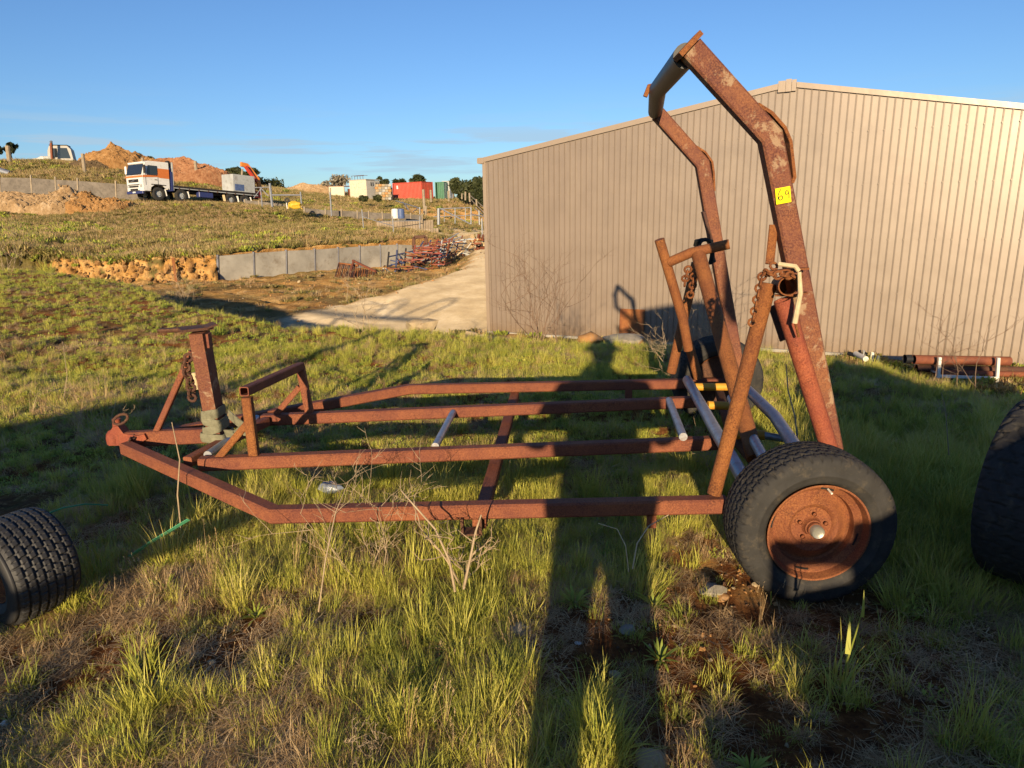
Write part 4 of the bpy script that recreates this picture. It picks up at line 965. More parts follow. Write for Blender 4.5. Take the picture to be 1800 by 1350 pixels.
def frames(label, x0, x1, n, yb, yt, slope, Y0, mats, rungs=3, r=.05, jitter=2):
    sg = []; prev = None
    for i in range(n):
        f_ = i/(n-1); x = x0+(x1-x0)*f_; dx = rr.uniform(0, jitter)*1.5; b_ = yb-slope*f_; t_ = yt-slope*f_*.6; Y = Y0+f_*1.5
        mt_ = rr.choice(mats); sg.append(('upright', (x-dx, b_, Y), (x+dx, t_, Y+.8), r, mt_))
        sg.append(('foot', (x-6, b_+1, Y-.5), (x+7, b_-3, Y+.6), r, mt_))
        if prev:
            for k in range(rungs):
                g = (k+.5)/rungs; (pa, pb) = prev
                A_ = tuple(pa[j]+(pb[j]-pa[j])*g for j in range(3)); c0_, c1_ = (x-dx, b_, Y), (x+dx, t_, Y+.8); B_ = tuple(c0_[j]+(c1_[j]-c0_[j])*g+rr.uniform(-1, 1)*(j < 2) for j in range(3))
                sg.append(('rung', A_, B_, r*.8, rr.choice(mats)))
        prev = ((x-dx, b_, Y), (x+dx, t_, Y+.8))
    return lattice('steel_trestle', label, sg)
frames('dark blue steel trestle frames standing left of the red ones', 681, 727, 4, 494, 443, 16, 27.2, ['blue_steel', 'blue_steel', 'chassis'], 3, .04)
frames('stack of red primer steel frames in the middle of the row', 725, 786, 6, 482, 431, 18, 28.6, ['red_steel', 'rust', 'red_steel', 'grey_box'], 5, .034, 9)
frames('second layer of red steel frames behind the first', 733, 790, 5, 462, 424, 12, 30.0, ['red_steel', 'rust', 'blue_steel'], 4, .032, 9)
frames('grey and blue frames at the far end of the row', 772, 814, 5, 452, 424, 6, 32.5, ['blue_steel', 'grey_box', 'chassis'], 3, .03, 4)
sg = [('rail', (727, 438, 31), (727.5, 417, 31), .09, 'rust_dark'), ('rail', (727.5, 417, 31), (748, 416, 31), .09, 'rust_dark'), ('rail', (748, 416, 31), (750, 432, 31), .09, 'rust_dark')]
lattice('steel_portal', 'dark rusty square portal frame rising above the red frames', sg)
sg = [('rail', (770+i*3, 430-i*.4, 33), (806+i*5, 418+i*6-8, 33.5), .03, 'galv') for i in range(4)]
lattice('loose_rails', 'pale thin rails lying across the far grey frames', sg)
for sd_, (x0_, x1_, yl, yh, Y0_), lab_ in ((1, (722, 775, 440, 488, 27.6), 'tangle of red and rusty rods among the red frames'), (2, (765, 842, 424, 462, 31.5), 'long tangle of grey and rusty rods reaching to the shed corner'), (3, (690, 740, 455, 495, 26.5), 'tangle of dark blue and rusty rods at the near end of the frames')):
    rr = random.Random(sd_); sg = []
    for i in range(46):
        x = rr.uniform(x0_, x1_); f_ = (x-x0_)/(x1_-x0_); y = rr.uniform(yl, yh)-12*f_; Y = Y0_+f_*2+rr.uniform(-.6, .6); a_ = rr.choice([0.1, .25, 1.2, 1.9, -.3])+rr.uniform(-.25, .25); L2 = rr.uniform(5, 16)
        sg.append(('rod', (x-L2*cos(a_), y+L2*sin(a_)*.5, Y), (x+L2*cos(a_), y-L2*sin(a_)*.5, Y+rr.uniform(-.3, .3)), .028, rr.choice(['red_steel', 'rust_orange', 'rust'] if sd_ == 1 else ['grey_box', 'rust', 'chassis', 'rust_orange', 'wood_pale'] if sd_ == 2 else ['blue_steel', 'blue_steel', 'rust', 'chassis'])))
    lattice('steel_tangle', lab_, sg)
rr = random.Random(9)
sg = []
for i in range(34):
    x = rr.uniform(838, 856); y = rr.uniform(420, 456); hz_ = rr.random() < .6
    sg.append(('bar', (x-(6 if hz_ else 0), y, 33+rr.uniform(-.5, .8)), (x+(7 if hz_ else rr.uniform(-2, 2)), y-(rr.uniform(-1, 2) if hz_ else 9), 33+rr.uniform(-.5, .8)), .06, rr.choice(['rust', 'rust_orange', 'rust', 'wood_pale'])))
lattice('steel_stack', 'tall rusty stack of steel pieces half hidden by the shed corner', sg)

# ------------------------------------------------------------------ truck
def lbox(e, name, c, d, mat, bev=.0, R=None): b = MB(); b.box(c, d, R, bev); return b.build(name, M[mat] if isinstance(mat, str) else mat, e)
TP = PY(240, 350.5, 55.2)
TYAW = radians(-35)      # local +y = rearwards
TRK = empty('flatbed_truck', TP, 0, 'white truck with orange stripe, flat deck and tail crane, parked on the bank', 'truck')
TRK.rotation_euler = (radians(-4), 0, TYAW)
# local: x across (width 2.5), +y toward the tail, z up; the front face looks along -y
cab = MB()
cab.poly([(-1.22, -.0, .62), (-1.22, -.05, 1.75), (-1.22, .22, 2.78), (-1.22, .5, 2.92), (-1.22, 2.1, 2.95), (-1.22, 2.1, .95), (-1.22, 1.75, .95), (-1.22, 1.45, 1.22), (-1.22, .95, 1.22), (-1.22, .6, .95), (-1.22, .5, .62)], (.06, 0, 0))
cab.poly([(1.22, -.0, .62), (1.22, -.05, 1.75), (1.22, .22, 2.78), (1.22, .5, 2.92), (1.22, 2.1, 2.95), (1.22, 2.1, .95), (1.22, 1.75, .95), (1.22, 1.45, 1.22), (1.22, .95, 1.22), (1.22, .6, .95), (1.22, .5, .62)], (.06, 0, 0))
cab.poly([(-1.2, -.0, .62), (1.2, -.0, .62), (1.2, -.05, 1.75), (-1.2, -.05, 1.75)], (0, .05, 0))
cab.poly([(-1.2, -.05, 1.75), (1.2, -.05, 1.75), (1.2, .22, 2.78), (-1.2, .22, 2.78)], (0, .05, 0))
cab.poly([(-1.22, .22, 2.78), (1.22, .22, 2.78), (1.22, .5, 2.93), (-1.22, .5, 2.93)], (0, 0, .05))
cab.poly([(-1.22, .5, 2.93), (1.22, .5, 2.93), (1.22, 2.1, 2.96), (-1.22, 2.1, 2.96)], (0, 0, .05))
cab.poly([(-1.2, 2.1, .9), (1.2, 2.1, .9), (1.2, 2.1, 2.95), (-1.2, 2.1, 2.95)], (0, .05, 0))
cab.build('cab', M['white'], TRK)
b = MB(); b.poly([(-1.12, -.085, 1.86), (1.12, -.085, 1.86), (1.12, .14, 2.70), (-1.12, .14, 2.70)], (0, .02, 0)); b.build('windscreen', M['glass'], TRK)
b = MB(); b.poly([(1.265, .28, 1.86), (1.265, 1.15, 1.86), (1.265, 1.15, 2.62), (1.265, .42, 2.62)], (.02, 0, 0)); b.build('side_window', M['glass'], TRK)
lbox(TRK, 'sun_visor', (0, .16, 2.80), (2.3, .1, .12), 'white'); lbox(TRK, 'orange_stripe', (0, -.085, 1.73), (2.46, .02, .15), 'orange')
b = MB(); b.poly([(1.265, -.03, 1.66), (1.265, 1.15, 1.78), (1.265, 1.35, 1.72), (1.265, 2.1, 1.72), (1.265, 2.1, 2.45), (1.265, 1.2, 2.45), (1.265, 1.2, 1.95), (1.265, -.03, 1.82)], (.02, 0, 0)); b.build('orange_stripe', M['orange'], TRK)
gr_ = M['chassis']
for z_, h_, w_ in ((1.42, .24, 1.5), (1.12, .06, 1.7), (.98, .13, 1.35), (.76, .12, 1.1)):
    lbox(TRK, 'grille', (-.12, -.06, z_), (w_, .04, h_), 'chassis')
b = MB(); b.beam([(-.55, -.09, 1.33), (.3, -.09, 1.52)], .03, .03); b.build('grille_bar', M['galv'], TRK)
b = MB(); b.lathe([(.055, -.1), (.075, -.1), (.075, -.085), (.055, -.085)], 16, (-.12, 0, 1.425), closed=True); b.build('round_badge', M['galv'], TRK)
for x_ in (-.45, .35):
    b = MB(); b.beam([(x_, -.10, 1.86), (x_+.55, -.06, 1.98)], .03, .02); b.build('wiper', M['chassis'], TRK)
for y_ in (.20, 1.18): lbox(TRK, 'door_seam', (1.255, y_, 1.7), (.012, .025, 1.5 if y_ > 1 else 1.2), 'chassis')
lbox(TRK, 'door_handle', (1.27, 1.0, 1.55), (.03, .18, .05), 'chassis'); lbox(TRK, 'step', (1.2, .35, .62), (.12, .5, .08), 'chassis'); lbox(TRK, 'lower_grille', (0, -.115, .64), (1.6, .02, .07), 'chassis')
lbox(TRK, 'air_intake', (1.0, 2.2, 2.7), (.3, .25, .9), 'chassis', .03); lbox(TRK, 'lashing_rail', (1.24, 6.4, 1.06), (.04, 7.8, .06), 'grey_box')
for k_ in range(9): lbox(TRK, 'lashing_hook', (1.27, 2.9+k_*.85, 1.02), (.03, .08, .12), 'rust_dark')
lbox(TRK, 'bumper', (0, -.04, .52), (2.45, .14, .22), 'navy', .02)
lbox(TRK, 'number_plate', (-.05, -.12, .53), (.42, .01, .11), 'white')
for sx_ in (-1, 1):
    lbox(TRK, 'headlight', (sx_*.98, -.06, 1.02), (.28, .04, .22), 'grey_box'); 
    lbox(TRK, 'mirror', (sx_*1.42, .05, 2.28), (.2, .12, .62), 'white' if sx_ < 0 else 'chassis', .03)
    lbox(TRK, 'mudguard', (sx_*1.12, 1.2, 1.18), (.3, 1.2, .06), 'chassis')
lbox(TRK, 'rear_cab_panel', (0, 2.24, 1.75), (2.4, .08, 1.7), 'navy'); lbox(TRK, 'headboard', (0, 2.45, 1.95), (2.45, .08, 2.2), 'grey_box')
lbox(TRK, 'side_locker', (.0, 2.33, 1.55), (2.5, .12, 1.5), 'navy')
lbox(TRK, 'chassis_rail', (.4, 6.2, .92), (.12, 9.4, .28), 'chassis'); lbox(TRK, 'chassis_rail', (-.4, 6.2, .92), (.12, 9.4, .28), 'chassis')
lbox(TRK, 'deck', (0, 6.4, 1.18), (2.45, 7.9, .16), 'chassis'); lbox(TRK, 'fuel_tank', (.95, 5.3, .72), (.5, 1.3, .45), 'navy', .05)
def truck_wheel(x, y):
    wdx = MB(); wdx.lathe([(0, -.08), (.16, -.08), (.17, -.02), (.26, -.04), (.27, .1), (0, .1)], 24); wo = wdx.build('wheel', M['grey_box'], TRK, True)
    tyx = MB(); tyx.lathe([(.27, -.13), (.30, -.15), (.45, -.14), (.51, -.11), (.51, .11), (.45, .14), (.27, .13)], 32, closed=True); tyx.build('tyre', M['rubber'], wo, True)
    wo.location = (x, y, .50); wo.rotation_euler = (0, 0, pi/2); return wo
for y_ in (1.2, 3.1, 7.6, 9.0):
    for sx_ in (-1, 1):
        truck_wheel(sx_*1.08, y_)
for y_ in (1.78, 3.7, 8.3, 9.6, 7.0): lbox(TRK, 'mud_flap', (1.1, y_, .62), (.34, .03, .52), 'white' if y_ != 7.0 else 'wood_pale', R=Matrix.Rotation(.2, 3, 'X'))
lbox(TRK, 'load_box', (.35, 9.0, 2.0), (1.7, 2.1, 1.45), 'grey_box'); lbox(TRK, 'box_hatch', (1.205, 8.5, 1.62), (.02, .9, .55), 'barrel')
lbox(TRK, 'load_box_front', (.35, 7.93, 2.0), (1.7, .04, 1.45), 'grey_box')
b = MB(); b.beam([(.2, 10.6, .9), (.2, 10.6, 2.9), (.1, 10.0, 3.65)], .28, .34, side=(1, 0, 0)); b.build('crane_column', M['crane_red'], TRK)
b = MB(); b.beam([(.1, 9.5, 3.78), (.1, 10.1, 3.72), (.3, 11.0, 2.6), (.3, 11.3, 1.5)], .24, .38, side=(1, 0, 0)); b.build('crane_boom', M['crane_orange'], TRK)
b = MB(); b.beam([(.5, 9.7, 3.6), (.5, 10.8, 2.4)], .12, .2, side=(1, 0, 0)); b.build('crane_ram', M['crane_red'], TRK)
lbox(TRK, 'crane_base', (0, 10.7, 1.2), (1.6, .6, .6), 'crane_red')

# ------------------------------------------------------------------ containers and huts on the hill
def container(x, y, Y, yaw, L_, Wd, H_, mat, label, ribs=.28, endmat=None, extra=None):
    P_ = PY(x, y, Y); e = empty('shipping_container', P_, yaw, label, 'container')
    m_ = M[mat]
    # local x runs away along the long side (towards -x), near corner at the origin, y back
    for (nm, yy_) in (('side_panel', 0), ('side_panel', Wd)):
        n = int(L_/ribs); vs = []; fs = []
        for i in range(n*4+1):
            xx = -i*ribs/4; d_ = (0, .035, .035, 0)[i % 4]*(1 if yy_ == 0 else -1); vs += [(xx, yy_+d_, .1), (xx, yy_+d_, H_-.1)]
        fs = [(2*i, 2*i+2, 2*i+3, 2*i+1) for i in range(n*4)]
        MB().add(vs, fs).build(nm, m_, e)
    lbox(e, 'roof', (-L_/2, Wd/2, H_-.03), (L_, Wd, .05), mat); lbox(e, 'floor', (-L_/2, Wd/2, .08), (L_, Wd, .1), 'chassis')
    for z_ in (.06, H_-.06):
        for yy_ in (0, Wd): lbox(e, 'rail', (-L_/2, yy_, z_), (L_, .08, .12), mat)
    for xx in (0, -L_):
        for yy_ in (0, Wd): lbox(e, 'corner_post', (xx, yy_, H_/2), (.12, .12, H_), mat)
    lbox(e, 'end_panel', (-L_, Wd/2, H_/2), (.05, Wd, H_-.1), mat)
    for k in (0, 1):
        dr = lbox(e, 'door', (.02, Wd*(.25+.5*k), H_/2), (.05, Wd/2-.06, H_-.25), endmat or mat)
        for j in (-1, 1):
            lbox(dr, 'lock_rod', (.065, Wd*(.25+.5*k)+j*.25, H_/2), (.035, .035, H_-.35), 'galv' if mat != 'red_box' else 'rust')
    return e
rc = container(742, 350.5, 108, radians(-36), 6.05, 2.44, 2.62, 'red_box', 'faded red shipping container standing above the orange bank')
lbox(rc, 'white_sign', (-5.1, -.03, 1.95), (.35, .02, .5), 'white')
container(781, 350.5, 109.5, radians(-20), 1.4, 1.1, 2.62, 'green_box', 'dark green container end right of the red container')
container(791, 350.5, 111, radians(-20), 1.2, 1.0, 2.8, 'grey_box', 'grey white container behind the green one')
# white hut
hp_ = PY(645, 350, 100); e = empty('site_hut', hp_, radians(-34), 'cream site hut with two small windows beside the red container', 'hut')
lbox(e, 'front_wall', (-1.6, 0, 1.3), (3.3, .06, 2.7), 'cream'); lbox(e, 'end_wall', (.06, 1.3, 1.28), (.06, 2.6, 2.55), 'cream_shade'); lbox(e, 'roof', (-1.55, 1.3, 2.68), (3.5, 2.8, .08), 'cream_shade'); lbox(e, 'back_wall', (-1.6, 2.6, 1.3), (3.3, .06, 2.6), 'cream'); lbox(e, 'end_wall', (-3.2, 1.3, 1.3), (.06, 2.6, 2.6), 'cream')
for y_ in (1.1, 2.1): f_ = lbox(e, 'window', (.105, y_, 2.05), (.03, .55, .5), 'chassis'); lbox(f_, 'window_bar', (.125, y_, 2.05), (.02, .06, .5), 'white')
lbox(e, 'door', (-.5, -.05, 1.05), (.8, .04, 2.0), 'cream')
for i in range(5): lbox(e, 'roof_rack_post', (-2.9+i*.55, .2, 2.95), (.04, .04, .6), 'rust_dark')
lbox(e, 'roof_rack_rail', (-1.8, .2, 3.26), (2.6, .05, .05), 'rust_dark'); lbox(e, 'roof_rack_rail', (-1.8, .9, 3.26), (2.6, .05, .05), 'rust_dark')
# low pale sheds, cages left and right of the hut
hp_ = PY(600, 349, 104); e = empty('low_shed', hp_, .2, 'low pale lean-to of sheets left of the cream hut', 'shed')
lbox(e, 'wall', (-.6, 0, .85), (2.2, .06, 1.7), 'cream'); lbox(e, 'roof', (.6, .8, 1.75), (5.2, 1.8, .06), 'rust'); lbox(e, 'wall', (2.2, 1.4, .7), (2.5, .06, 1.4), 'rust'); 
for x_ in (-1.7, .5, 1.8, 3.1): lbox(e, 'post', (x_, -.02, .9), (.12, .12, 1.8), 'post_wood')
hp_ = PY(674, 352, 100); e = empty('brick_stack', hp_, .3, 'weathered orange block stack between the cream hut and the red container', 'stack')
for r_ in range(6):
    for k in range(5):
        lbox(e, 'block', (-.9+k*.44+(r_ % 2)*.1, 0, .22+r_*.36), (.40, .6, .32), ('rock', 'rock_grey', 'rock_orange', 'cream_shade', 'rock')[(r_*3+k*2) % 5])
lbox(e, 'door_opening', (1.05, .1, .9), (.6, .5, 1.6), 'chassis')
# cabin and mast on the left skyline
cb_ = PY(110, 285, 92); e = empty('machine_cab', cb_, .35, 'grey machine cabin with dark windows on the left skyline', 'machine')
b = MB(); b.poly([(-1.4, 0, 0), (-1.25, 0, 1.3), (-1.0, 0, 1.9), (.95, 0, 1.95), (1.3, 0, 1.5), (1.45, 0, 0)], (0, 1.8, 0)); b.build('body', M['cream_shade'], e)
b = MB(); b.poly([(-1.0, 0, .5), (-.9, 0, 1.6), (-.2, 0, 1.6), (-.2, 0, .5)], (0, 1.85, 0)); b.build('window', M['glass'], e)
b = MB(); b.poly([(0, 0, .4), (0, 0, 1.65), (.9, 0, 1.65), (1.15, 0, .4)], (0, 1.86, 0)); b.build('window', M['glass'], e)
lbox(e, 'roof', (0, 0, 1.98), (2.0, 1.9, .1), 'chassis', .03)
for x_, y_ in ((-1.1, -.5), (-.6, -.7)): lbox(e, 'bonnet', (x_-.4, y_-.3, .35), (.6, .5, .6), 'grey_box', .05)
a = PY(92, 284, 90); e = empty('steel_mast', a, 0, 'rusty upright mast with a round top beside the grey cabin', 'mast')
b = MB(); b.beam([(0, 0, 0), (.25, 0, 2.2)], .28, .25); b.build('column', M['rust'], e); b = MB(); b.rock((.28, 0, 2.35), .16, 3, 2, (1, 1, 1)); b.build('lamp_head', M['galv'], e, True)
a = PY(74, 283, 95); o = MB().rock((0, 0, 0), .8, 8, 2, (1.6, 1, .75)).build('white_bag', M['pvc'], None, True); o.location = a; tag(o, 'white lumpy bulk bag on the left skyline', 'bag')
a = PY(88, 284, 94); o = MB().rock((0, 0, 0), .45, 9, 2, (1.3, 1, .7)).build('white_bag', M['white'], None, True); o.location = a; tag(o, 'small pale bag between the bulk bag and the mast', 'bag')
# grey curved tank at the left edge
a = PY(-8, 262, 78); o = MB().rock((0, 0, 0), 1.5, 4, 3, (.8, 1, 1.1)).build('dark_tree_crown', M['gum'], None, True); bpy.data.objects.remove(o)
a = PY(-12, 300, 70); b = MB(); b.tube([Vector((-1, 0, .6)), Vector((1.8, -.3, -.35))], .28, 14); o = b.build('culvert_pipe', M['galv'], None, True); o.location = a; tag(o, 'pale grey pipe lying on the bank at the left edge', 'pipe')
# yellow machine and stand
a = PY(519, 362, 50); e = empty('yellow_mixer', a, .2, 'small yellow machine on the bank right of the truck', 'machine')
b = MB(); b.rock((0, 0, .05), .42, 2, 3, (1.15, .7, .62)); b.build('drum', M['machine_yellow'], e, True)
b = MB(); b.beam([(-.5, -.05, -.2), (-.45, 0, .25), (.1, 0, .3), (.5, 0, -.25)], .06, .06, side=(0, 1, 0)); b.build('frame', M['machine_yellow'], e)
b = MB(); b.beam([(-.6, 0, -.2), (-.62, 0, .25)], .05, .05); b.build('leg', M['white'], e)
b = MB(); b.lathe([(.06, -.06), (.19, -.06), (.19, .06), (.06, .06)], 20, (-.55, 0, .42), closed=True); b.build('spare_wheel', M['rubber'], e, True)
a = PY(706, 381, 57.5)
for px_, mt_, lab_ in ((705, 'barrel', 'dark blue drum standing before the dark upper wall'), (695, 'pvc', 'white water container beside the dark blue drum')):
    a = PY(px_, 384, 56); b = MB(); b.lathe([(0, 0), (.28, 0), (.3, .1), (.3, .55), (.26, .75), (0, .78)], 20, ax='z'); o = b.build('drum', M[mt_], None, True); o.location = a; tag(o, lab_, 'drum')

# ------------------------------------------------------------------ heaps
from mathutils import noise as mn
HEAPS = []
def heap(label, c, rx, ry, h_, mat, seed=1, yaw=0, rough=.16, n=90, name='soil_heap', peaks=None):
    me = bpy.data.meshes.new(name); vs = []; fs = []
    for j in range(n+1):
        for i in range(n+1):
            u, v = i/n*2-1, j/n*2-1; rr_ = sqrt(u*u+v*v)
            base = max(0, 1-rr_)**.9
            nn = mn.fractal(Vector((u*1.8+seed, v*1.8, seed)), 1.05, 2.1, 6)
            n2 = abs(mn.noise(Vector((u*9+seed, v*9, 2))))*1.6+abs(mn.noise(Vector((u*21+seed, v*21, 5))))*.7
            z = h_*(base**.8*(1+.30*nn) + rough*.6*(nn+n2*.5)*min(1, base*5)) - .9*h_*(1-min(1, base*6))
            vs.append((u*rx, v*ry, z))
    for j in range(n):
        for i in range(n): a_ = j*(n+1)+i; fs.append((a_, a_+1, a_+n+2, a_+n+1))
    me.from_pydata(vs, [], fs); me.update(); o = link(name, me, mat, None, False); o.location = c; o.rotation_euler = (0, 0, yaw); HEAPS.append((o, rx, ry)); return tag(o, label, 'heap')
def clay_mat(name, a, b, c_, sc=1.0):
    t = NT(name); c = t.ramp(t.noise(1.3*sc, 9, .8), [(.3, a), (.5, b), (.7, c_)]); t.col(c).rough(.95, .1); t.b.inputs['Diffuse Roughness'].default_value = 1.0; return t.bump(t.noise(4*sc, 8, .8), .9, .15).m
M['clay1'] = clay_mat('orange_clay', (.13,.065,.026), (.36,.19,.07), (.50,.33,.16)); M['clay2'] = clay_mat('pale_clay', (.17,.10,.05), (.38,.25,.13), (.56,.42,.27)); M['clay3'] = clay_mat('red_rubble', (.14,.055,.027), (.34,.16,.08), (.48,.29,.16), 2)
M['clay4'] = clay_mat('dark_soil', (.07,.045,.03), (.13,.09,.05), (.22,.15,.08))
def hp3(px, py, Y): p_ = PY(px, py, Y); return p_
def onhill(p_, dz): return Vector((p_.x, p_.y, hz(p_.x, p_.y)-dz))
heap('orange soil heap on the skyline left of the truck', hp3(200, 298, 84), 4.6, 4, 2.6, M['clay1'], 3)
heap('brown soil heap beside the orange one', hp3(165, 298, 82), 3.4, 3, 1.3, M['clay4'], 5)
heap('orange brown heap behind the truck cab', hp3(245, 300, 86), 3.8, 4, 1.9, M['clay1'], 8)
heap('long heap of broken red rubble behind the truck', hp3(310, 314, 82), 6.8, 3.5, 2.1, M['clay3'], 12, rough=.3)
heap('dark soil heap at the end of the rubble', hp3(380, 326, 86), 4.5, 3.5, 1.6, M['clay4'], 15)
heap('pale clay heap at the far left below the dark wall', onhill(hp3(30, 352, 50), .05), 5.5, 3.6, 1.15, M['clay2'], 21, rough=.45, n=150)
heap('pinkish clay heap between the dark wall and the truck', onhill(hp3(105, 364, 49), .05), 4.2, 3.0, 1.25, M['clay2'], 29, .2, .5, 150)
heap('orange clay heap just left of the truck', onhill(hp3(170, 366, 49), .05), 3.0, 2.6, .95, M['clay1'], 35, 0, .5, 120)
heap('tan earth mound behind the gate right of the truck', hp3(545, 340, 110), 6, 4, 1.4, M['clay2'], 41)

# ------------------------------------------------------------------ invented unseen machines, added behind the camera to throw the shade
def solid(e, name, pts_xz, y0, th, mat):
    b = MB(); b.poly([(x, y0, z) for x, z in pts_xz], (0, th, 0)); return b.build(name, M[mat], e)
E_ = empty('shadow_caster_right', (3.0, -1.9, 0), 0, 'unseen rust-red shadow caster added behind the camera on the right', 'machine')  # made-up machine, outline cut to shade the wheel and right-hand grass
def sb(name, pts, mat='rust', th=.7, y=0.4): return solid(E_, name, [(x-3.0, z) for x, z in pts], y, th, mat)
sb('body', [(.88, .10), (.88, 1.08), (.97, 1.12), (1.1, 1.2), (1.3, 1.34), (1.6, 1.56), (2.0, 1.76), (2.35, 1.66), (2.6, 1.50), (3.4, 1.47), (4.2, 1.50), (6.2, 1.6), (6.2, .10)])
sb('arm', [(.50, .975), (.50, 1.07), (.90, 1.07), (.90, .975)], th=.1); sb('caster_arm_post', [(.50, .3), (.50, 1.0), (.575, 1.0), (.575, .3)], th=.1); sb('caster_lower_body', [(.50, .10), (.50, .72), (.7, .80), (.90, .84), (.90, .10)])
sb('caster_step', [(.14, .38), (.14, .70), (.52, .70), (.52, .38)], 'rust_dark', .3)
sb('caster_skirt', [(.14, .05), (.16, .40), (6.2, .42), (6.2, .05)], 'rust_dark', .3, .35)
E2 = empty('shadow_caster_high', (3.0, -1.9, 0), 0, 'square tank held high on a post behind the camera', 'tank')  # made-up block, outline cut to cast the dark patch on the shed
solid(E2, 'tank', [(.66-3, 2.15), (.66-3, 2.90), (1.25-3, 2.97), (1.9-3, 3.02), (2.20-3, 2.93), (2.44-3, 2.90), (2.44-3, 2.15)], .4, .5, 'rust')
solid(E2, 'bracket', [(2.43-3, 2.35), (2.60-3, 2.40), (2.60-3, 2.52), (2.43-3, 2.5)], .4, .2, 'rust')
solid(E2, 'post', [(2.02-3, 0), (2.0-3, 2.2), (2.1-3, 2.2), (2.12-3, 0)], .4, .08, 'rust')
E3 = empty('shadow_caster_left', (-3.6, -1.9, 0), 0, 'second rusty trailer with tank and tall hoops behind the camera on the left', 'trailer')  # made-up frame, outline cut to cast the left shade and road loops
def s3(name, pts, mat='rust', th=.25, y=.4): return solid(E3, name, [(x+3.6, z) for x, z in pts], y, th, mat)
s3('tank', [(-7.5, .1), (-7.5, 1.36), (-4.75, 1.37), (-4.3, 1.47), (-3.85, 1.62), (-3.55, 1.60), (-3.55, 1.42), (-3.2, 1.40), (-3.15, 1.26), (-2.75, 1.25), (-2.45, 1.12), (-2.45, 1.02), (-2.58, .90), (-2.9, .86), (-3.3, .84), (-3.6, .1)], th=.7)
s3('drawbar', [(-2.6, .96), (-1.95, 1.13), (-1.95, 1.06), (-2.6, .88)], th=.08)
def bar3(name, pts, r=.045):
    b = MB(); b.tube([Vector((x+3.6, .4, z)) for x, z in pts], r, 8); return b.build(name, M['rust'], E3, True)
bar3('mast', [(-3.9, 1.5), (-3.45, 2.0), (-3.02, 2.40)], .05)
bar3('hoop', [(-6.7, 3.2), (-6.75, 3.45), (-7.0, 3.78), (-6.85, 3.95), (-6.55, 3.92), (-6.35, 3.6), (-6.3, 3.2)], .035)
bar3('hoop', [(-5.9, 3.2), (-5.7, 3.55), (-5.4, 3.88), (-5.1, 3.95), (-4.88, 3.86), (-4.95, 3.6), (-5.25, 3.2)], .035)
bar3('caster_top_rail', [(-9.5, 3.5), (-8.76, 3.46), (-7.2, 3.22), (-5.2, 3.05)], .07)
bar3('leg', [(-7.4, 0), (-7.4, 3.25)], .05)

# ------------------------------------------------------------------ the photographer (behind the camera; throws the long shadow)
def skin_body(name, nodes, edges, root, mat, parent, lvl=2):
    me = bpy.data.meshes.new(name); me.from_pydata([n_[0] for n_ in nodes], edges, []); o = bpy.data.objects.new(name, me); COL.objects.link(o); o.parent = parent
    me.materials.append(mat)
    sk = o.modifiers.new('skin', 'SKIN')
    for i, n_ in enumerate(nodes):
        s_ = me.skin_vertices[0].data[i]; r = n_[1]; s_.radius = r if hasattr(r, '__len__') else (r, r); s_.use_root = (i == root)
    ss = o.modifiers.new('sub', 'SUBSURF'); ss.levels = lvl; ss.render_levels = lvl; sk.use_smooth_shade = True
    return o
PE = empty('person', (-.045, -.36, 0), 0, 'person in dark clothes standing behind the camera holding a phone up with both hands', 'person')
nodes = [((0, 0, .92), (.235, .15)), ((0, 0, 1.12), (.26, .16)), ((0, 0, 1.34), (.29, .16)), ((0, .01, 1.50), (.10, .10)), ((0, .03, 1.60), (.09, .09)), ((0, .03, 1.70), (.11, .115)), ((0, .03, 1.76), (.09, .10)),
         ((-.13, 0, .74), .105), ((-.125, .01, .44), .080), ((-.125, -.02, .10), .062), ((-.135, .12, .04), .05),
         ((.13, 0, .74), .105), ((.125, .01, .44), .080), ((.125, -.02, .10), .062), ((.135, .12, .04), .05),
         ((-.27, 0, 1.38), .10), ((-.37, .04, 1.15), .085), ((-.16, .20, 1.40), .048), ((-.09, .285, 1.50), .032),
         ((.27, 0, 1.38), .10), ((.37, .04, 1.15), .085), ((.16, .20, 1.40), .048), ((.09, .285, 1.50), .032)]
edges = [(0,1),(1,2),(2,3),(3,4),(4,5),(5,6),(0,7),(7,8),(8,9),(9,10),(0,11),(11,12),(12,13),(13,14),(2,15),(15,16),(16,17),(17,18),(2,19),(19,20),(20,21),(21,22)]
skin_body('body', nodes, edges, 0, M['cloth'], PE)
for s_ in (-1, 1):
    for k in range(4):
        L__ = (.07, .08, .075, .06)[k]; z0 = 1.53-k*.019
        fn = [((s_*.085, .30, z0-.012), .010), ((s_*(.082), .325, z0), .0095), ((s_*(.075), .345, z0+.002), .009), ((s_*(.075)-s_*L__*.35, .338, z0+.003), .008)]
        skin_body('finger', fn, [(0,1),(1,2),(2,3)], 0, M['skin'], PE, 1)
    skin_body('thumb', [((s_*.085, .285, 1.50), .012), ((s_*.070, .292, 1.535), .010), ((s_*.05, .298, 1.545), .009)], [(0,1),(1,2)], 0, M['skin'], PE, 1)
skin_body('face', [((0, .105, 1.60), .045), ((0, .115, 1.67), .058), ((0, .10, 1.73), .05)], [(0,1),(1,2)], 1, M['skin'], PE, 2)
b = MB(); b.rock((0, .0, 1.68), .15, 3, 3, (.9, .95, .95)); b.build('hair', plain('dark_hair', (.03,.02,.015), .8), PE, True)
b = MB(); b.lathe([(0, .12), (.10, .11), (.145, .06), (.15, 0), (.21, -.015), (.21, -.03), (.14, -.02)], 24, (0, .01, 1.76), ax='z'); b.build('hat', M['cloth'], PE, True)
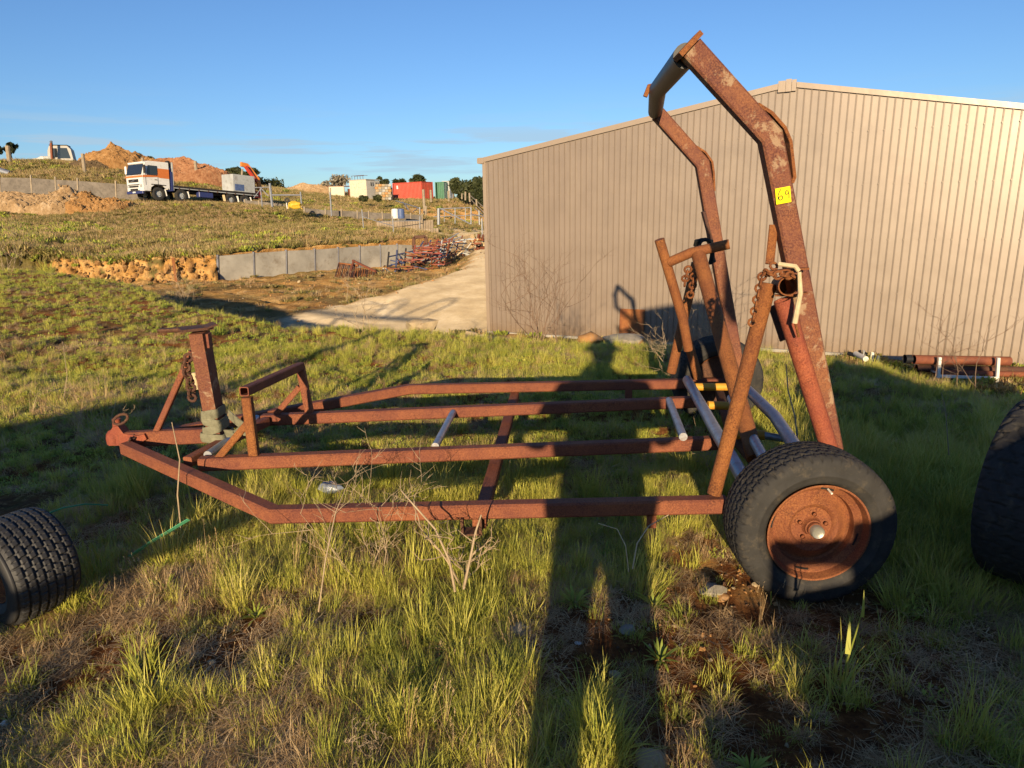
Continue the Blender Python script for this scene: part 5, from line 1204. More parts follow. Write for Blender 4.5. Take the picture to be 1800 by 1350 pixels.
for s_ in (-1, 1):
    b = MB(); b.rock((s_*.03, .165, 1.68), .011, 1, 1, (1, 1, 1)); b.build('eye', M['white'], PE, True)
b = MB(); b.poly([(-.008, .165, 1.67), (.008, .165, 1.67), (.013, .173, 1.64), (0, .185, 1.637), (-.013, .173, 1.64)], (0, .012, 0)); b.build('nose', M['skin'], PE)
ph = MB().box((0, 0, 0), (.155, .009, .075), None, .003).build('phone', M['phone']); ph.location = (0, -.03, EYE-.012); tag(ph, 'black phone held up sideways by the person behind the camera', 'phone')

# ------------------------------------------------------------------ vegetation
def blade_strip(vs, fs, tn, base, az, lean, L_, w_, droop, t0, segs=3, wprof=None):
    """one curved tapering blade; appends to lists"""
    b = len(vs); d = np.array([cos(az), sin(az), 0.]); s_ = np.array([-sin(az), cos(az), 0.])
    p = np.array(base, float); a = lean
    for k in range(segs+1):
        f_ = k/segs; ww = w_*(1-f_**1.6) if wprof is None else w_*wprof(f_)
        if k == segs and wprof is None: vs.append(tuple(p)); tn.append(t0+.25)
        else: vs.append(tuple(p-s_*ww/2)); vs.append(tuple(p+s_*ww/2)); tn += [t0+.25*f_]*2
        p = p + (d*sin(a)+np.array([0, 0, 1.])*cos(a))*(L_/segs); a += droop/segs
    for k in range(segs-1): q = b+2*k; fs.append((q, q+1, q+3, q+2))
    q = b+2*(segs-1)
    if wprof is None: fs.append((q, q+1, q+2))
    else: fs.append((q, q+1, q+3, q+2))
def proto(name, mat, gen, seed):
    rr = random.Random(seed); vs, fs, tn = [], [], []
    gen(rr, vs, fs, tn); me = bpy.data.meshes.new(name); me.from_pydata(vs, [], fs); me.update()
    a = me.color_attributes.new('tint', 'FLOAT_COLOR', 'POINT'); c = np.ones((len(vs), 4), np.float32); c[:, :3] = np.array(tn)[:, None]; a.data.foreach_set('color', c.ravel())
    me.materials.append(mat); o = bpy.data.objects.new(name, me); return o
def g_tuft(n, L0, L1, w_, spread, lean=.55, droop=.7, t=(.1, .6)):
    def g(rr, vs, fs, tn):
        for _ in range(n):
            r = spread*sqrt(rr.random()); a = rr.uniform(0, 2*pi)
            blade_strip(vs, fs, tn, (r*cos(a), r*sin(a), -.01), a+rr.uniform(-1.8, 1.8), abs(rr.gauss(0, lean)), rr.uniform(L0, L1), w_*rr.uniform(.6, 1.3), rr.uniform(.1, droop)*1.7, rr.uniform(*t))
    return g
def g_straw(n, L0, L1, spread, flat):
    def g(rr, vs, fs, tn):
        for _ in range(n):
            r = spread*sqrt(rr.random()); a = rr.uniform(0, 2*pi)
            blade_strip(vs, fs, tn, (r*cos(a), r*sin(a), rr.uniform(-.005, .02)), rr.uniform(0, 2*pi), rr.uniform(.2, 1.0) if not flat else rr.uniform(1.0, 1.62), rr.uniform(L0, L1), .0028*rr.uniform(.6, 1.3), rr.uniform(-.4, 1.2), rr.uniform(0, .7))
    return g
def g_leafy(n, L_, w_, spread, up=.9):
    def g(rr, vs, fs, tn):
        for _ in range(n):
            r = spread*sqrt(rr.random()); a = rr.uniform(0, 2*pi); z = rr.uniform(0, .03)
            blade_strip(vs, fs, tn, (r*cos(a), r*sin(a), z), rr.uniform(0, 2*pi), rr.uniform(.35, 1.35)*up, L_*rr.uniform(.6, 1.25), w_*rr.uniform(.7, 1.2), rr.uniform(0, .9), rr.uniform(0, .6), 3, lambda f: (.35, 1, .85, .12)[int(round(f*3))])
    return g
def g_rosette(n, L_, w_):
    def g(rr, vs, fs, tn):
        for i in range(n):
            a = i*2.4+rr.uniform(-.2, .2); f_ = i/n
            blade_strip(vs, fs, tn, (.012*cos(a), .012*sin(a), 0), a+rr.uniform(-.3, .3), 1.25-.8*f_+rr.uniform(-.3, .2), L_*(1-.3*f_)*rr.uniform(.45, 1.15), w_*rr.uniform(.6, 1.1), rr.uniform(.2, 1.3), rr.uniform(.1, .6), 4, lambda f: (.4, .8, 1, .8, .1)[int(round(f*4))])
    return g
def g_stalks(n, L0, L1, heads=True):
    def g(rr, vs, fs, tn):
        for _ in range(n):
            a = rr.uniform(0, 2*pi); le = abs(rr.gauss(.12, .22)); L_ = rr.uniform(L0, L1); r = .03*rr.random()
            blade_strip(vs, fs, tn, (r*cos(a), r*sin(a), 0), a, le, L_, .0032, .35, rr.uniform(.2, .7), 4)
            if heads:
                tip = np.array(vs[-1])
                for k in range(9):
                    z = tip-np.array([0, 0, .008*k]); blade_strip(vs, fs, tn, tuple(z), rr.uniform(0, 2*pi), rr.uniform(.3, 1), .018, .003, .3, .6, 2)
    return g
def scatter(name, pts, rot, scl, idx, protos, label=None, cat=None):
    """one mesh of points, each carrying one of the plants (geometry nodes)"""
    me = bpy.data.meshes.new(name); me.vertices.add(len(pts)); me.vertices.foreach_set('co', np.asarray(pts, np.float32).ravel())
    for nm, ty, arr in (('rot', 'FLOAT_VECTOR', rot), ('scl', 'FLOAT_VECTOR', scl), ('idx', 'INT', idx)):
        a = me.attributes.new(nm, ty, 'POINT'); a.data.foreach_set('vector' if ty == 'FLOAT_VECTOR' else 'value', np.asarray(arr).ravel())
    o = bpy.data.objects.new(name, me); COL.objects.link(o)
    ng = bpy.data.node_groups.new(name+'_nodes', 'GeometryNodeTree')
    ng.interface.new_socket('Geometry', in_out='INPUT', socket_type='NodeSocketGeometry'); ng.interface.new_socket('Geometry', in_out='OUTPUT', socket_type='NodeSocketGeometry')
    n = ng.nodes; gi = n.new('NodeGroupInput'); go = n.new('NodeGroupOutput'); iop = n.new('GeometryNodeInstanceOnPoints'); iop.inputs['Pick Instance'].default_value = True
    gg = n.new('GeometryNodeGeometryToInstance')
    for k in range(len(protos)-1, -1, -1):
        oi = n.new('GeometryNodeObjectInfo'); oi.inputs['Object'].default_value = protos[k]; oi.inputs['As Instance'].default_value = True
        ng.links.new(oi.outputs['Geometry'], gg.inputs[0])
    def attr(nm, ty):
        a = n.new('GeometryNodeInputNamedAttribute'); a.data_type = ty; a.inputs['Name'].default_value = nm; return a.outputs['Attribute']
    ng.links.new(gi.outputs[0], iop.inputs['Points']); ng.links.new(gg.outputs[0], iop.inputs['Instance'])
    ng.links.new(attr('idx', 'INT'), iop.inputs['Instance Index']); ng.links.new(attr('rot', 'FLOAT_VECTOR'), iop.inputs['Rotation']); ng.links.new(attr('scl', 'FLOAT_VECTOR'), iop.inputs['Scale'])
    ng.links.new(iop.outputs[0], go.inputs[0]); md = o.modifiers.new('plants', 'NODES'); md.node_group = ng
    return tag(o, label, cat, kind='stuff')
def proj(P_):
    P_ = np.asarray(P_, float)-np.array([0, 0, EYE]); a = P_@np.array(FW); return 900+FPX*(P_@np.array(CU))/a, 675-FPX*(P_@np.array(CV))/a, a
def inview(P_, mgn=150):
    x, y, a = proj(P_); return (a > .3) & (x > -mgn) & (x < 1800+mgn) & (y > -mgn) & (y < 1350+mgn)

def g_litter(n, spread):
    def g(rr, vs, fs, tn):
        for _ in range(n):
            r = spread*sqrt(rr.random()); a = rr.uniform(0, 2*pi)
            blade_strip(vs, fs, tn, (r*cos(a), r*sin(a), rr.uniform(.001, .012)), rr.uniform(0, 2*pi), rr.uniform(1.3, 1.65), rr.uniform(.02, .075), .0022*rr.uniform(.6, 1.5), rr.uniform(-.3, .3), rr.uniform(0, .9), 2)
    return g
PG = [proto('short_green_tuft', M['grass'], g_tuft(58, .05, .12, .0042, .055, .65, .9), 1), proto('green_tuft', M['grass'], g_tuft(70, .07, .19, .0042, .065, .48, .9), 2), proto('long_green_tuft', M['grass'], g_tuft(52, .12, .27, .0042, .05, .36, .9), 3),
      proto('leafy_weed', M['leaf'], g_leafy(44, .030, .011, .065), 4), proto('leafy_clump', M['leaf'], g_leafy(60, .040, .009, .055, .75), 5),
      proto('flat_straw', M['straw'], g_straw(80, .05, .15, .09, True), 6), proto('straw_tuft', M['straw'], g_straw(40, .06, .17, .05, False), 7), proto('tall_straw', M['straw'], g_stalks(8, .2, .38), 8),
      proto('rosette', M['leaf'], g_rosette(22, .11, .012), 9), proto('fine_tuft', M['grass'], g_tuft(100, .03, .075, .0026, .075, .8, .9), 10), proto('straw_litter', M['straw'], g_litter(90, .13), 11)]
def place_near(n, rng, region, dens_fn, near_only=False):
    x0, x1, y0, y1 = region; x = rng.uniform(x0, x1, n); y = rng.uniform(y0, y1, n); z = h_meadow(x, y)
    P_ = np.stack([x, y, z], 1); k = inview(P_) & (y < edge_y(x)+2.0) & (rng.random(n) < dens_fn(x, y))
    k &= ~((np.abs(x-WX) < .30) & (np.abs(y-WY) < .14))
    s_ = (x-WA.x)*WD.x+(y-WA.y)*WD.y; dn = (x-WA.x)*WN.x+(y-WA.y)*WN.y; k &= ~((dn < .12) & (s_ > -.2))
    return P_[k]
rng = np.random.default_rng(5)
greenish = lambda x, y: fbm(x*.9+5, y*.9, 4, 91)
def rot_s(n, rng, tilt=.12): return np.stack([rng.normal(0, tilt, n), rng.normal(0, tilt, n), rng.uniform(0, 6.28, n)], 1)
# foreground character: 0..1 how grassy (green), by distance and side
def lush(x, y):
    b = bare(x, y); g = greenish(x, y)
    mid = sstep(2.4, 3.6, y)
    right = sstep(.9, 1.6, x)*sstep(2.2, 3.0, y)
    patch = np.zeros_like(x)
    for px, py, r in ((520, 1000, .3), (640, 1150, .3), (800, 1150, .28), (760, 1230, .26), (560, 930, .35), (900, 960, .25), (1010, 1040, .18), (1150, 1010, .2), (1200, 900, .3), (430, 1040, .25), (250, 1170, .18), (280, 1250, .2), (960, 1090, .15), (1080, 1300, .2), (1480, 1180, .3), (1150, 1140, .15)):
        q_ = PZ(px, py, 0); patch = np.maximum(patch, np.exp(-((x-q_.x)**2+(y-q_.y)**2)/r**2))
    return np.clip((.25*sstep(.4, .6, g)+.85*patch)*(1-mid) + mid*(.55+.6*sstep(.4, .6, g)) + right*.5, 0, 1)*(1-.9*b)
sets = []
def add_set(P_, choices, probs, s0, s1, rng, tilt=.12, zs=(.8, 1.25)):
    n = len(P_); idx = rng.choice(choices, n, p=probs); s_ = rng.uniform(s0, s1, n); scl = np.stack([s_, s_, s_*rng.uniform(*zs, n)], 1); sets.append((P_, rot_s(n, rng, tilt), scl, idx))
R1 = (-2.6, 3.4, 1.2, 4.2); R2 = (-6, 5.5, 3.8, 8.2); R3 = (-16, 7, 8, 21)
P_ = place_near(26000, rng, R1, lambda x, y: lush(x, y)*.58+.05*(1-bare(x, y))); add_set(P_, [0, 1, 2, 9], [.34, .28, .08, .30], .38, .72, rng)
P_ = place_near(22000, rng, R1, lambda x, y: .36*(1-lush(x, y)*.6)*(1-.72*bare(x, y))); add_set(P_, [5, 6, 9, 0], [.74, .05, .13, .08], .35, .75, rng)
P_ = place_near(15000, rng, R1, lambda x, y: .38-.36*bare(x, y)); add_set(P_, [10], [1.0], .6, 1.2, rng, .08)
P_ = place_near(3200, rng, R1, lambda x, y: .22*sstep(.45, .6, fbm(x*2, y*2, 3, 33))*(1-bare(x, y)*.6)); add_set(P_, [3, 4, 0], [.5, .25, .25], .45, .85, rng)
P_ = place_near(120, rng, R1, lambda x, y: .45*(1-bare(x, y)*.5)); add_set(P_, [7, 6], [.6, .4], .35, .6, rng, .2)
P_ = place_near(46000, rng, R2, lambda x, y: .25+.65*lush(x, y)); add_set(P_, [0, 1, 2, 3, 4, 9], [.22, .09, .01, .30, .16, .22], .36, .68, rng)
P_ = place_near(16000, rng, R2, lambda x, y: .8*sstep(.45, .58, fbm(x*1.1, y*1.1, 4, 17))+.15); add_set(P_, [5, 6], [.88, .12], .4, .8, rng)
P_ = place_near(42000, rng, R3, lambda x, y: .55+0*x); add_set(P_, [0, 1, 2, 3, 4, 5, 6], [.20, .06, .01, .28, .14, .24, .07], .5, .95, rng)
cl_ = rng.uniform([-2.4, 1.3], [2.6, 4.0], (95, 2)); cl_ = cl_[rng.random(len(cl_)) < 1-.6*bare(cl_[:, 0], cl_[:, 1])]
q_ = np.repeat(cl_, 9, 0); q_ = q_+rng.normal(0, 1, q_.shape)*rng.uniform(.03, .10, (len(cl_), 1)).repeat(9, 0); x, y = q_[:, 0], q_[:, 1]
kk = ~((np.abs(x-WX) < .36) & (np.abs(y-WY) < .3)); add_set(np.stack([x, y, h_meadow(x, y)], 1)[kk], [1, 2, 4], [.45, .4, .15], .55, 1.0, rng, .15)
# taller green grass on the rim of the meadow, along the shed and behind the far rail
P_ = place_near(8000, rng, (-3.2, 4.5, 5.0, 11.5), lambda x, y: .75*sstep(-1.9, -1.0, y-edge_y(x))*sstep(-3.0, -2.2, x)); add_set(P_, [2, 1, 6, 3], [.15, .45, .18, .22], .4, .75, rng)
P_ = place_near(9000, rng, (1.2, 5.2, 2.4, 7.2), lambda x, y: .8*sstep(1.2, 1.9, x)*(1-.97*sstep(4.6, 5.4, y+.25*(x-2)))); add_set(P_, [2, 1, 5], [.4, .35, .25], .55, .95, rng, .2)
# dry standing patch below the near rail
for px, py, rx, ry, n in ((630, 1000, .20, .12, 90), (690, 1290, .25, .10, 45), (400, 1120, .2, .1, 0), (300, 1060, .3, .1, 60), (930, 1330, .3, .1, 30), (40, 620, 1.1, .5, 300), (100, 740, .5, .3, 200)):
    g = PZ(px, py, 0); x = rng.normal(g.x, rx, n); y = rng.normal(g.y, ry, n)
    if n: add_set(np.stack([x, y, h_meadow(x, y)], 1), [6, 7, 5], [.4, .06, .54], .45, .85, rng, .2)
A = [np.concatenate([s_[k] for s_ in sets]) for k in range(4)]
scatter('meadow_grass', A[0], A[1], A[2], A[3].astype(np.int32), PG, 'mixed green and dry grass covering the meadow round the trailer', 'grass')
print('meadow plants', len(A[0]))

# hillside grass
PH = [proto('hill_tuft', M['hillgrass'], g_tuft(36, .14, .34, .022, .16, .5), 21), proto('hill_dry_tuft', M['straw'], g_tuft(26, .14, .36, .016, .14, .5), 22), proto('hill_bush', M['hillgrass'], g_leafy(60, .16, .05, .2, .8), 23), proto('hill_green_bush', M['leaf'], g_leafy(70, .16, .05, .2, .7), 24)]
n = 100000; an = rng.uniform(-.75, .06, n); rr_ = 30+ (135-30)*rng.random(n)**1.25
x = rr_*np.sin(an); y = rr_*np.cos(an); rf = np.interp(np.arctan2(x, y), fa, fr); k = (rr_ > rf+.1)
x, y, rr_ = x[k], y[k], rr_[k]; z = h_hill(x, y); P_ = np.stack([x, y, z], 1)
clr = inblob(x, y, [(60,360,52,6,5),(150,350,54,4,4),(795,372,88,9,14),(840,382,82,8,14),(830,404,58,4.5,5),(820,425,44,4,4),(700,432,33,2,.8),(850,415,50,6,10)])
k = inview(P_, 60) & (rng.random(len(x)) < (.95-.9*clr)) 
P_ = P_[k]; x, y = P_[:, 0], P_[:, 1]; gg_ = fbm(x*.35, y*.35, 4, 93); grn = np.where(gg_ > .52, 1, 0)
gpatch = inblob(x, y, [(30,404,32,3.5,3),(-60,420,28,5,3),(130,400,36,1.5,1.2)]) > .45
idx = np.where(gpatch & (rng.random(len(x)) < .45), 3, np.where(rng.random(len(x)) < .42+.35*grn, np.where(rng.random(len(x)) < .4, 2, 0), 1))
s_ = rng.uniform(.7, 1.3, len(x))*np.interp(np.hypot(x, y), [24, 45, 58, 70, 130], [1.0, 1.05, .75, 1.2, 1.9])*np.where(gpatch, 1.3, 1)
scr = (fbm(x*.22+9, y*.22, 4, 97) > .57) & (rng.random(len(x)) < .10)
idx = np.where(scr, np.where(rng.random(len(x)) < .6, 2, 3), idx); s_ = np.where(scr, s_*1.45, s_)
scatter('hillside_grass', P_, rot_s(len(x), rng), np.stack([s_, s_, s_*rng.uniform(.7, 1.1, len(x))], 1), idx.astype(np.int32), PH, 'rough dry and green grass over the hillside', 'grass')
print('hill plants', len(P_))
aa = rng.uniform(fa[0], fa[6], 2200); aa = aa[(aa < fa[3]) | (rng.random(len(aa)) < .38)]; rr2 = np.interp(aa, fa, fr)+rng.normal(.35, .25, len(aa)); x = rr2*np.sin(aa); y = rr2*np.cos(aa); P2 = np.stack([x, y, np.interp(rr2-np.interp(aa, fa, fr), [-.8, 0, 1], [-.75, -.05, 0])+h_hill(x, y)], 1); k = inview(P2, 60); P2 = P2[k]
s_ = rng.uniform(.7, 1.5, len(P2)); scatter('bank_overhang', P2, rot_s(len(P2), rng, .35), np.stack([s_, s_, s_], 1), rng.choice([0, 1, 2, 3], len(P2), p=[.3, .3, .25, .15]).astype(np.int32), PH, 'rough grass and scrub hanging over the edge of the clay cut', 'grass')
# yard verge weeds
n = 11000; x = rng.uniform(-22, 3, n); y = rng.uniform(12, 46, n); P_ = np.stack([x, y, yard_h(x, y)], 1)
k = inview(P_, 30) & (x < road_left(y)-.1) & (rng.random(n) < .35*sstep(.48, .62, fbm(x*.6, y*.6, 4, 77))+.03)
P_ = P_[k]; s_ = rng.uniform(.5, 1.0, len(P_)); scatter('verge_weeds', P_, rot_s(len(P_), rng), np.stack([s_, s_, s_*.8], 1), rng.choice([0, 1, 1, 2], len(P_)).astype(np.int32), PH, 'sparse weeds on the clay verge beside the road', 'weeds')
n = 5000; x = rng.uniform(-1.5, 11, n); y = rng.uniform(8.5, 17, n); P_ = np.stack([x, y, yard_h(x, y)], 1)
dn = (x-WA.x)*WN.x+(y-WA.y)*WN.y; k = inview(P_, 30) & (dn > .15) & (rng.random(n) < .75*sstep(.40, .55, fbm(x*.9, y*.9, 4, 78))+.12); P_ = P_[k]; s_ = rng.uniform(.4, .95, len(P_))
scatter('shed_weeds', P_, rot_s(len(P_), rng), np.stack([s_, s_, s_*.8], 1), rng.choice([0, 1, 2, 3], len(P_)).astype(np.int32), PH, 'weeds and rough grass on the strip in front of the shed wall', 'weeds')
# scattered pebbles and crumbs of clay in the foreground
PB = [o_ for o_ in []]
def prock(name, mat, seed):
    me = MB().rock((0, 0, 0), .5, seed, 1, (1.2, 1, .7)).mesh(name); me.materials.append(mat); return bpy.data.objects.new(name, me)
PB = [prock('clay_crumb', M['rock_orange'], 2), prock('dark_crumb', plain('dark_crumb', (.10,.05,.025), .95), 5), prock('pale_crumb', M['rock'], 6)]
n = 9000; x = rng.uniform(-2.4, 2.6, n); y = rng.uniform(1.2, 3.6, n); k = rng.random(n) < .12+.8*bare(x, y); x, y = x[k], y[k]; P_ = np.stack([x, y, h_meadow(x, y)], 1)
s_ = rng.gamma(2.0, .0045, len(x)).clip(.003, .03); scatter('soil_crumbs', P_, rng.uniform(0, 6, (len(x), 3)), np.stack([s_]*3, 1), rng.choice([0, 1, 1, 2], len(x), p=[.3, .3, .3, .1]).astype(np.int32), PB, 'crumbs of clay and soil strewn on the bare patches', 'soil')
for (o_, rx_, ry_) in HEAPS:
    vv = o_.data.vertices; nn_ = min(1300, int(len(vv)*.12)); ii = rng.choice(len(vv), nn_, replace=False)
    P_ = np.array([tuple(vv[i].co+o_.location) for i in ii]); big = rng.random(nn_)
    P_ = P_[P_[:, 2] > o_.location.z-.05]; s_ = rng.gamma(1.6, .055, len(P_)).clip(.03, .5)
    pr = [prock('heap_clod', o_.data.materials[0], 31), prock('heap_clod', o_.data.materials[0], 35)]
    scatter('heap_clods', P_, rng.uniform(0, 6, (len(P_), 3)), np.stack([s_]*3, 1), rng.integers(0, 2, len(P_)).astype(np.int32), pr, 'loose clods lying over the '+o_['label'][:60].rsplit(' ', 1)[0], 'clods')
# lumps on the clay cut
aa = rng.uniform(fa[3]-.01, fa[6]-.012, 380); t_ = rng.random(len(aa)); rr2 = np.interp(aa, fa, fr)-.9*(1-t_)+rng.normal(0, .2, len(aa)); x = rr2*np.sin(aa); y = rr2*np.cos(aa)
top_ = h_hill(x, y); P_ = np.stack([x, y, YARD+(top_-YARD)*t_**1.3], 1); s_ = rng.gamma(1.5, .06, len(P_)).clip(.04, .36)
scatter('cut_lumps', P_, rng.uniform(0, 6, (len(P_), 3)), np.stack([s_]*3, 1), rng.integers(0, 2, len(P_)).astype(np.int32), [prock('cut_lump', M['clay1'], 41), prock('cut_lump', M['clay1'], 45)], 'broken lumps of orange clay on the face of the cut', 'clay')
# crumbs on the yard clay
n = 2500; x = rng.uniform(-20, 0, n); y = rng.uniform(13, 42, n); P_ = np.stack([x, y, yard_h(x, y)], 1); k = inview(P_, 20) & (x < road_left(y)+.8); P_ = P_[k]
s_ = rng.gamma(1.8, .022, len(P_)).clip(.015, .2); scatter('clay_clods', P_, rng.uniform(0, 6, (len(P_), 3)), np.stack([s_]*3, 1), rng.choice([0, 0, 2, 1], len(P_)).astype(np.int32), PB, 'clay clods on the verge beside the road', 'soil')

# individual plants that stand out
def real_plant(name, px, py, z, gen, mat, seed, label, cat='plant', scale=1, Y=None):
    p_ = PZ(px, py, z) if Y is None else PY(px, py, Y)
    if Y is None: p_.z = float(h_near(np.array([p_.x]), np.array([p_.y]))[0])
    o = proto(name, mat, gen, seed); COL.objects.link(o); o.location = p_; o.scale = (scale,)*3; return tag(o, label, cat)
for i, (px, py, sc_, lab) in enumerate(((800, 1140, 1.1, 'bushy rosette of broad green leaves near the bottom centre'), (560, 925, 1.3, 'broad-leaved weed just under the near rail'), (1010, 1055, .95, 'broad strappy rosette in the shadow between the legs'), (1160, 1150, .8, 'small bright rosette right of the leg shadows'),
                             (290, 1030, .85, 'light green rosette on bare soil right of the turf tyre'), (1320, 1345, .7, 'dark rosette in shade at the bottom right'), (450, 1075, .7, 'small leafy rosette left of the dry patch'), (1150, 1050, .9, 'leafy rosette beside the near wheel clay patch'))):
    real_plant('rosette_weed', px, py+8, 0, g_rosette(30, .115, .013), M['leaf'], 60+i, lab, 'weed', sc_)
real_plant('grass_clump', 270, 1245, 0, g_tuft(70, .10, .22, .006, .05, .45), M['grass'], 71, 'spiky light green grass clump at the lower left', 'grass clump')
real_plant('grass_clump', 250, 1185, 0, g_tuft(60, .08, .2, .006, .05, .5), M['grass'], 72, 'wide grass clump above the lower left one', 'grass clump')
real_plant('grass_clump', 1045, 1240, 0, g_tuft(80, .08, .2, .005, .05, .5), M['grass'], 73, 'fine grass clump crossing the leg shadows', 'grass clump')
real_plant('grass_clump', 85, 492, 0, g_tuft(160, .35, .8, .022, .12, .55, .9), M['grass'], 74, 'big bright arching grass clump before the clay cut at the left', 'grass clump', 1, 17)
real_plant('grass_clump', 385, 596, 0, g_tuft(60, .15, .38, .012, .06, .6, .9), M['leaf'], 75, 'dark strappy clump just right of the mast top', 'grass clump', 1, 9)
real_plant('grass_clump', 1470, 1195, 0, g_tuft(30, .1, .25, .007, .05, .4), M['grass'], 76, 'grass tuft catching light in the shade right of the wheel', 'grass clump')
# tall single blade in the shade
o = None
def stem_thing(name, label, cat, pts, r, mat, leaves=()):
    P_ = [PZ(pts[0][0], pts[0][1], 0)]; P_[0].z = float(h_near(np.array([P_[0].x]), np.array([P_[0].y]))[0])
    Y = P_[0].y
    P_ += [PY(x, y, Y+dy) for x, y, dy in pts[1:]]
    e = empty(name, P_[0], 0, label, cat); b = MB(); n = len(P_); b.tube([q-P_[0] for q in P_], r, 6, scales=[1-.6*i/(n-1) for i in range(n)]); b.build('stem', M[mat], e, True)
    vs, fs, tn = [], [], []
    for (px, py, ang, L_, w_, lean) in leaves:
        q = PY(px, py, Y)-P_[0]; blade_strip(vs, fs, tn, tuple(q), ang, lean, L_, w_, .3, .6, 4)
    if vs:
        me = bpy.data.meshes.new('leaf'); me.from_pydata(vs, [], fs); me.materials.append(M['grass']); link('leaf', me, None, e, True)
    return e
stem_thing('tall_grass_stem', 'single tall pale green grass stem standing in the shade below the wheel', 'grass stem', [(1478, 1218, 0), (1488, 1165, 0), (1504, 1115, .02), (1518, 1065, .03)], .004, 'grass', [(1490, 1150, 1.2, .13, .016, .25), (1516, 1085, 1.3, .09, .010, .1), (1480, 1210, 2.6, .12, .010, .6), (1480, 1210, .4, .14, .010, .7)])
stem_thing('tall_grass_stem', 'young green shoot in front of the near tyre', 'grass stem', [(1357, 1044, 0), (1355, 1020, 0), (1352, 990, .0)], .003, 'grass', [(1354, 1015, 1.6, .10, .011, .05), (1356, 1030, 3.0, .07, .008, .9)])
def dead_weed(name, label, base, Y, height, n, seed, spread=.5, mat='twig', r=.006, parent=None):
    rr = random.Random(seed); p0 = PY(base[0], base[1], Y) if Y else PZ(base[0], base[1], 0)
    if not Y: p0.z = float(h_near(np.array([p0.x]), np.array([p0.y]))[0])
    e = empty(name, p0, 0, label, 'dead weed'); b = MB()
    def branch(p, d, L_, r_, lv):
        pts = [p]; segs = 5
        for k in range(segs):
            d = (d+Vector((rr.gauss(0, .16), rr.gauss(0, .16), rr.gauss(.02, .10)))).normalized(); pts.append(pts[-1]+d*L_/segs)
            if lv < 3 and rr.random() < (.75 if lv < 2 else .5):
                ax = d.cross(Vector((rr.uniform(-1, 1), rr.uniform(-1, 1), .2))).normalized(); nd = (Matrix.Rotation(rr.uniform(.4, 1.2), 3, ax)@d).normalized(); branch(pts[-1], nd, L_*rr.uniform(.35, .7), r_*.6, lv+1)
        b.tube(pts, max(r_, .0012), 5, scales=[1-.7*i/segs for i in range(segs+1)], cap=False)
    for i in range(n):
        a = rr.uniform(0, 2*pi); branch(Vector((rr.gauss(0, .04), rr.gauss(0, .04), -.02)), Vector((cos(a)*spread*rr.random(), sin(a)*spread*rr.random(), 1)).normalized(), height*rr.uniform(.7, 1.1), r, 0)
    b.build('stems', M[mat], e, True); return e
dead_weed('dead_bush', 'bare brown twiggy bush in front of the left part of the shed', (945, 600), 8.6, 1.0, 8, 4, .75, 'twig_dark', .007)
dead_weed('dead_bush', 'thin leafless weed right of the twiggy bush by the shed', (985, 605), 8.4, .85, 2, 9, .4, 'twig_dark', .006)
dead_weed('dry_weed', 'thin dry weed with fine twigs on the rim of the meadow', (645, 600), 9.2, .9, 3, 12, .3, 'twig', .006)
dead_weed('dry_weed', 'leafless dark sapling in front of the pipe rack', (1695, 690), 6.1, .55, 2, 17, .4, 'twig_dark', .005)
dead_weed('dry_weed', 'thin bare sapling left of the pipe rack', (1650, 660), 6.6, .55, 2, 19, .5, 'twig_dark', .004)
dead_weed('dry_weed', 'tangle of grey dead stems behind the hoop and swing arm', (1235, 660), 5.6, .62, 7, 23, .7, 'twig', .0035)
dead_weed('dry_weed', 'low tangle of straw coloured stems by the far wheel', (1190, 672), 5.3, .45, 7, 27, .9, 'twig', .003)
dead_weed('dry_weed', 'forked pale dead stem below the middle of the near rail', (798, 1040), None, .34, 2, 31, .5, 'twig', .007)
dead_weed('dry_weed', 'dry stalks rising past the near rail left of the forked stem', (650, 1020), None, .42, 4, 35, .5, 'twig', .0025)
dead_weed('dry_weed', 'pale stalks around the coupling at the front of the trailer', (185, 790), None, .42, 5, 37, .6, 'twig', .003)
dead_weed('dry_weed', 'dead grey brush beside the clay cut at the left', (330, 545), 14.5, .75, 9, 41, 1.2, 'twig', .006)
dead_weed('dry_weed', 'tall straw stalks at the left edge below the bank', (15, 500), 16, 1.3, 5, 43, .4, 'twig', .007)
dead_weed('dry_weed', 'fine dry stems at the bottom left of centre', (640, 1360), None, .13, 4, 47, .5, 'twig', .002)
dead_weed('dry_weed', 'dry stems beside the inner rail end', (1235, 830), None, .25, 3, 53, .4, 'twig', .003)
def arc(label, pts, r, mat='twig'):
    P_ = [PY(*q) for q in pts]; b = MB(); b.tube([q-P_[0] for q in P_], r, 6, scales=[1-.5*i/(len(P_)-1) for i in range(len(P_))]); o = b.build('straw_stalk', M[mat], None, True); o.location = P_[0]; tag(o, label, 'stalk')
arc('thick forked straw stalk leaning left from the dead stem under the near rail', [(800, 1040, 2.42), (790, 985, 2.45), (765, 930, 2.5), (725, 885, 2.55), (705, 862, 2.6)], .0055)
arc('straight dead stalk leaning right beside the forked stem', [(815, 1035, 2.44), (826, 985, 2.44), (836, 935, 2.48), (846, 905, 2.5)], .006)
arc('curved white stalk arching up to the rail end', [(1112, 1000, 2.4), (1120, 955, 2.42), (1140, 925, 2.45), (1175, 905, 2.5)], .003, 'wood_pale')
arc('arched pale stalk left of the curved white one', [(1105, 1005, 2.42), (1100, 960, 2.42), (1085, 930, 2.46), (1052, 920, 2.5)], .0025, 'wood_pale')
arc('thin diagonal stalk across the corner of the frame', [(560, 1075, 2.2), (572, 985, 2.2), (590, 900, 2.3), (612, 848, 2.4)], .003)
arc('pale stalk standing beside the near wheel nut', [(1668, 800, 3.6), (1662, 720, 3.6), (1655, 690, 3.6)], .003)
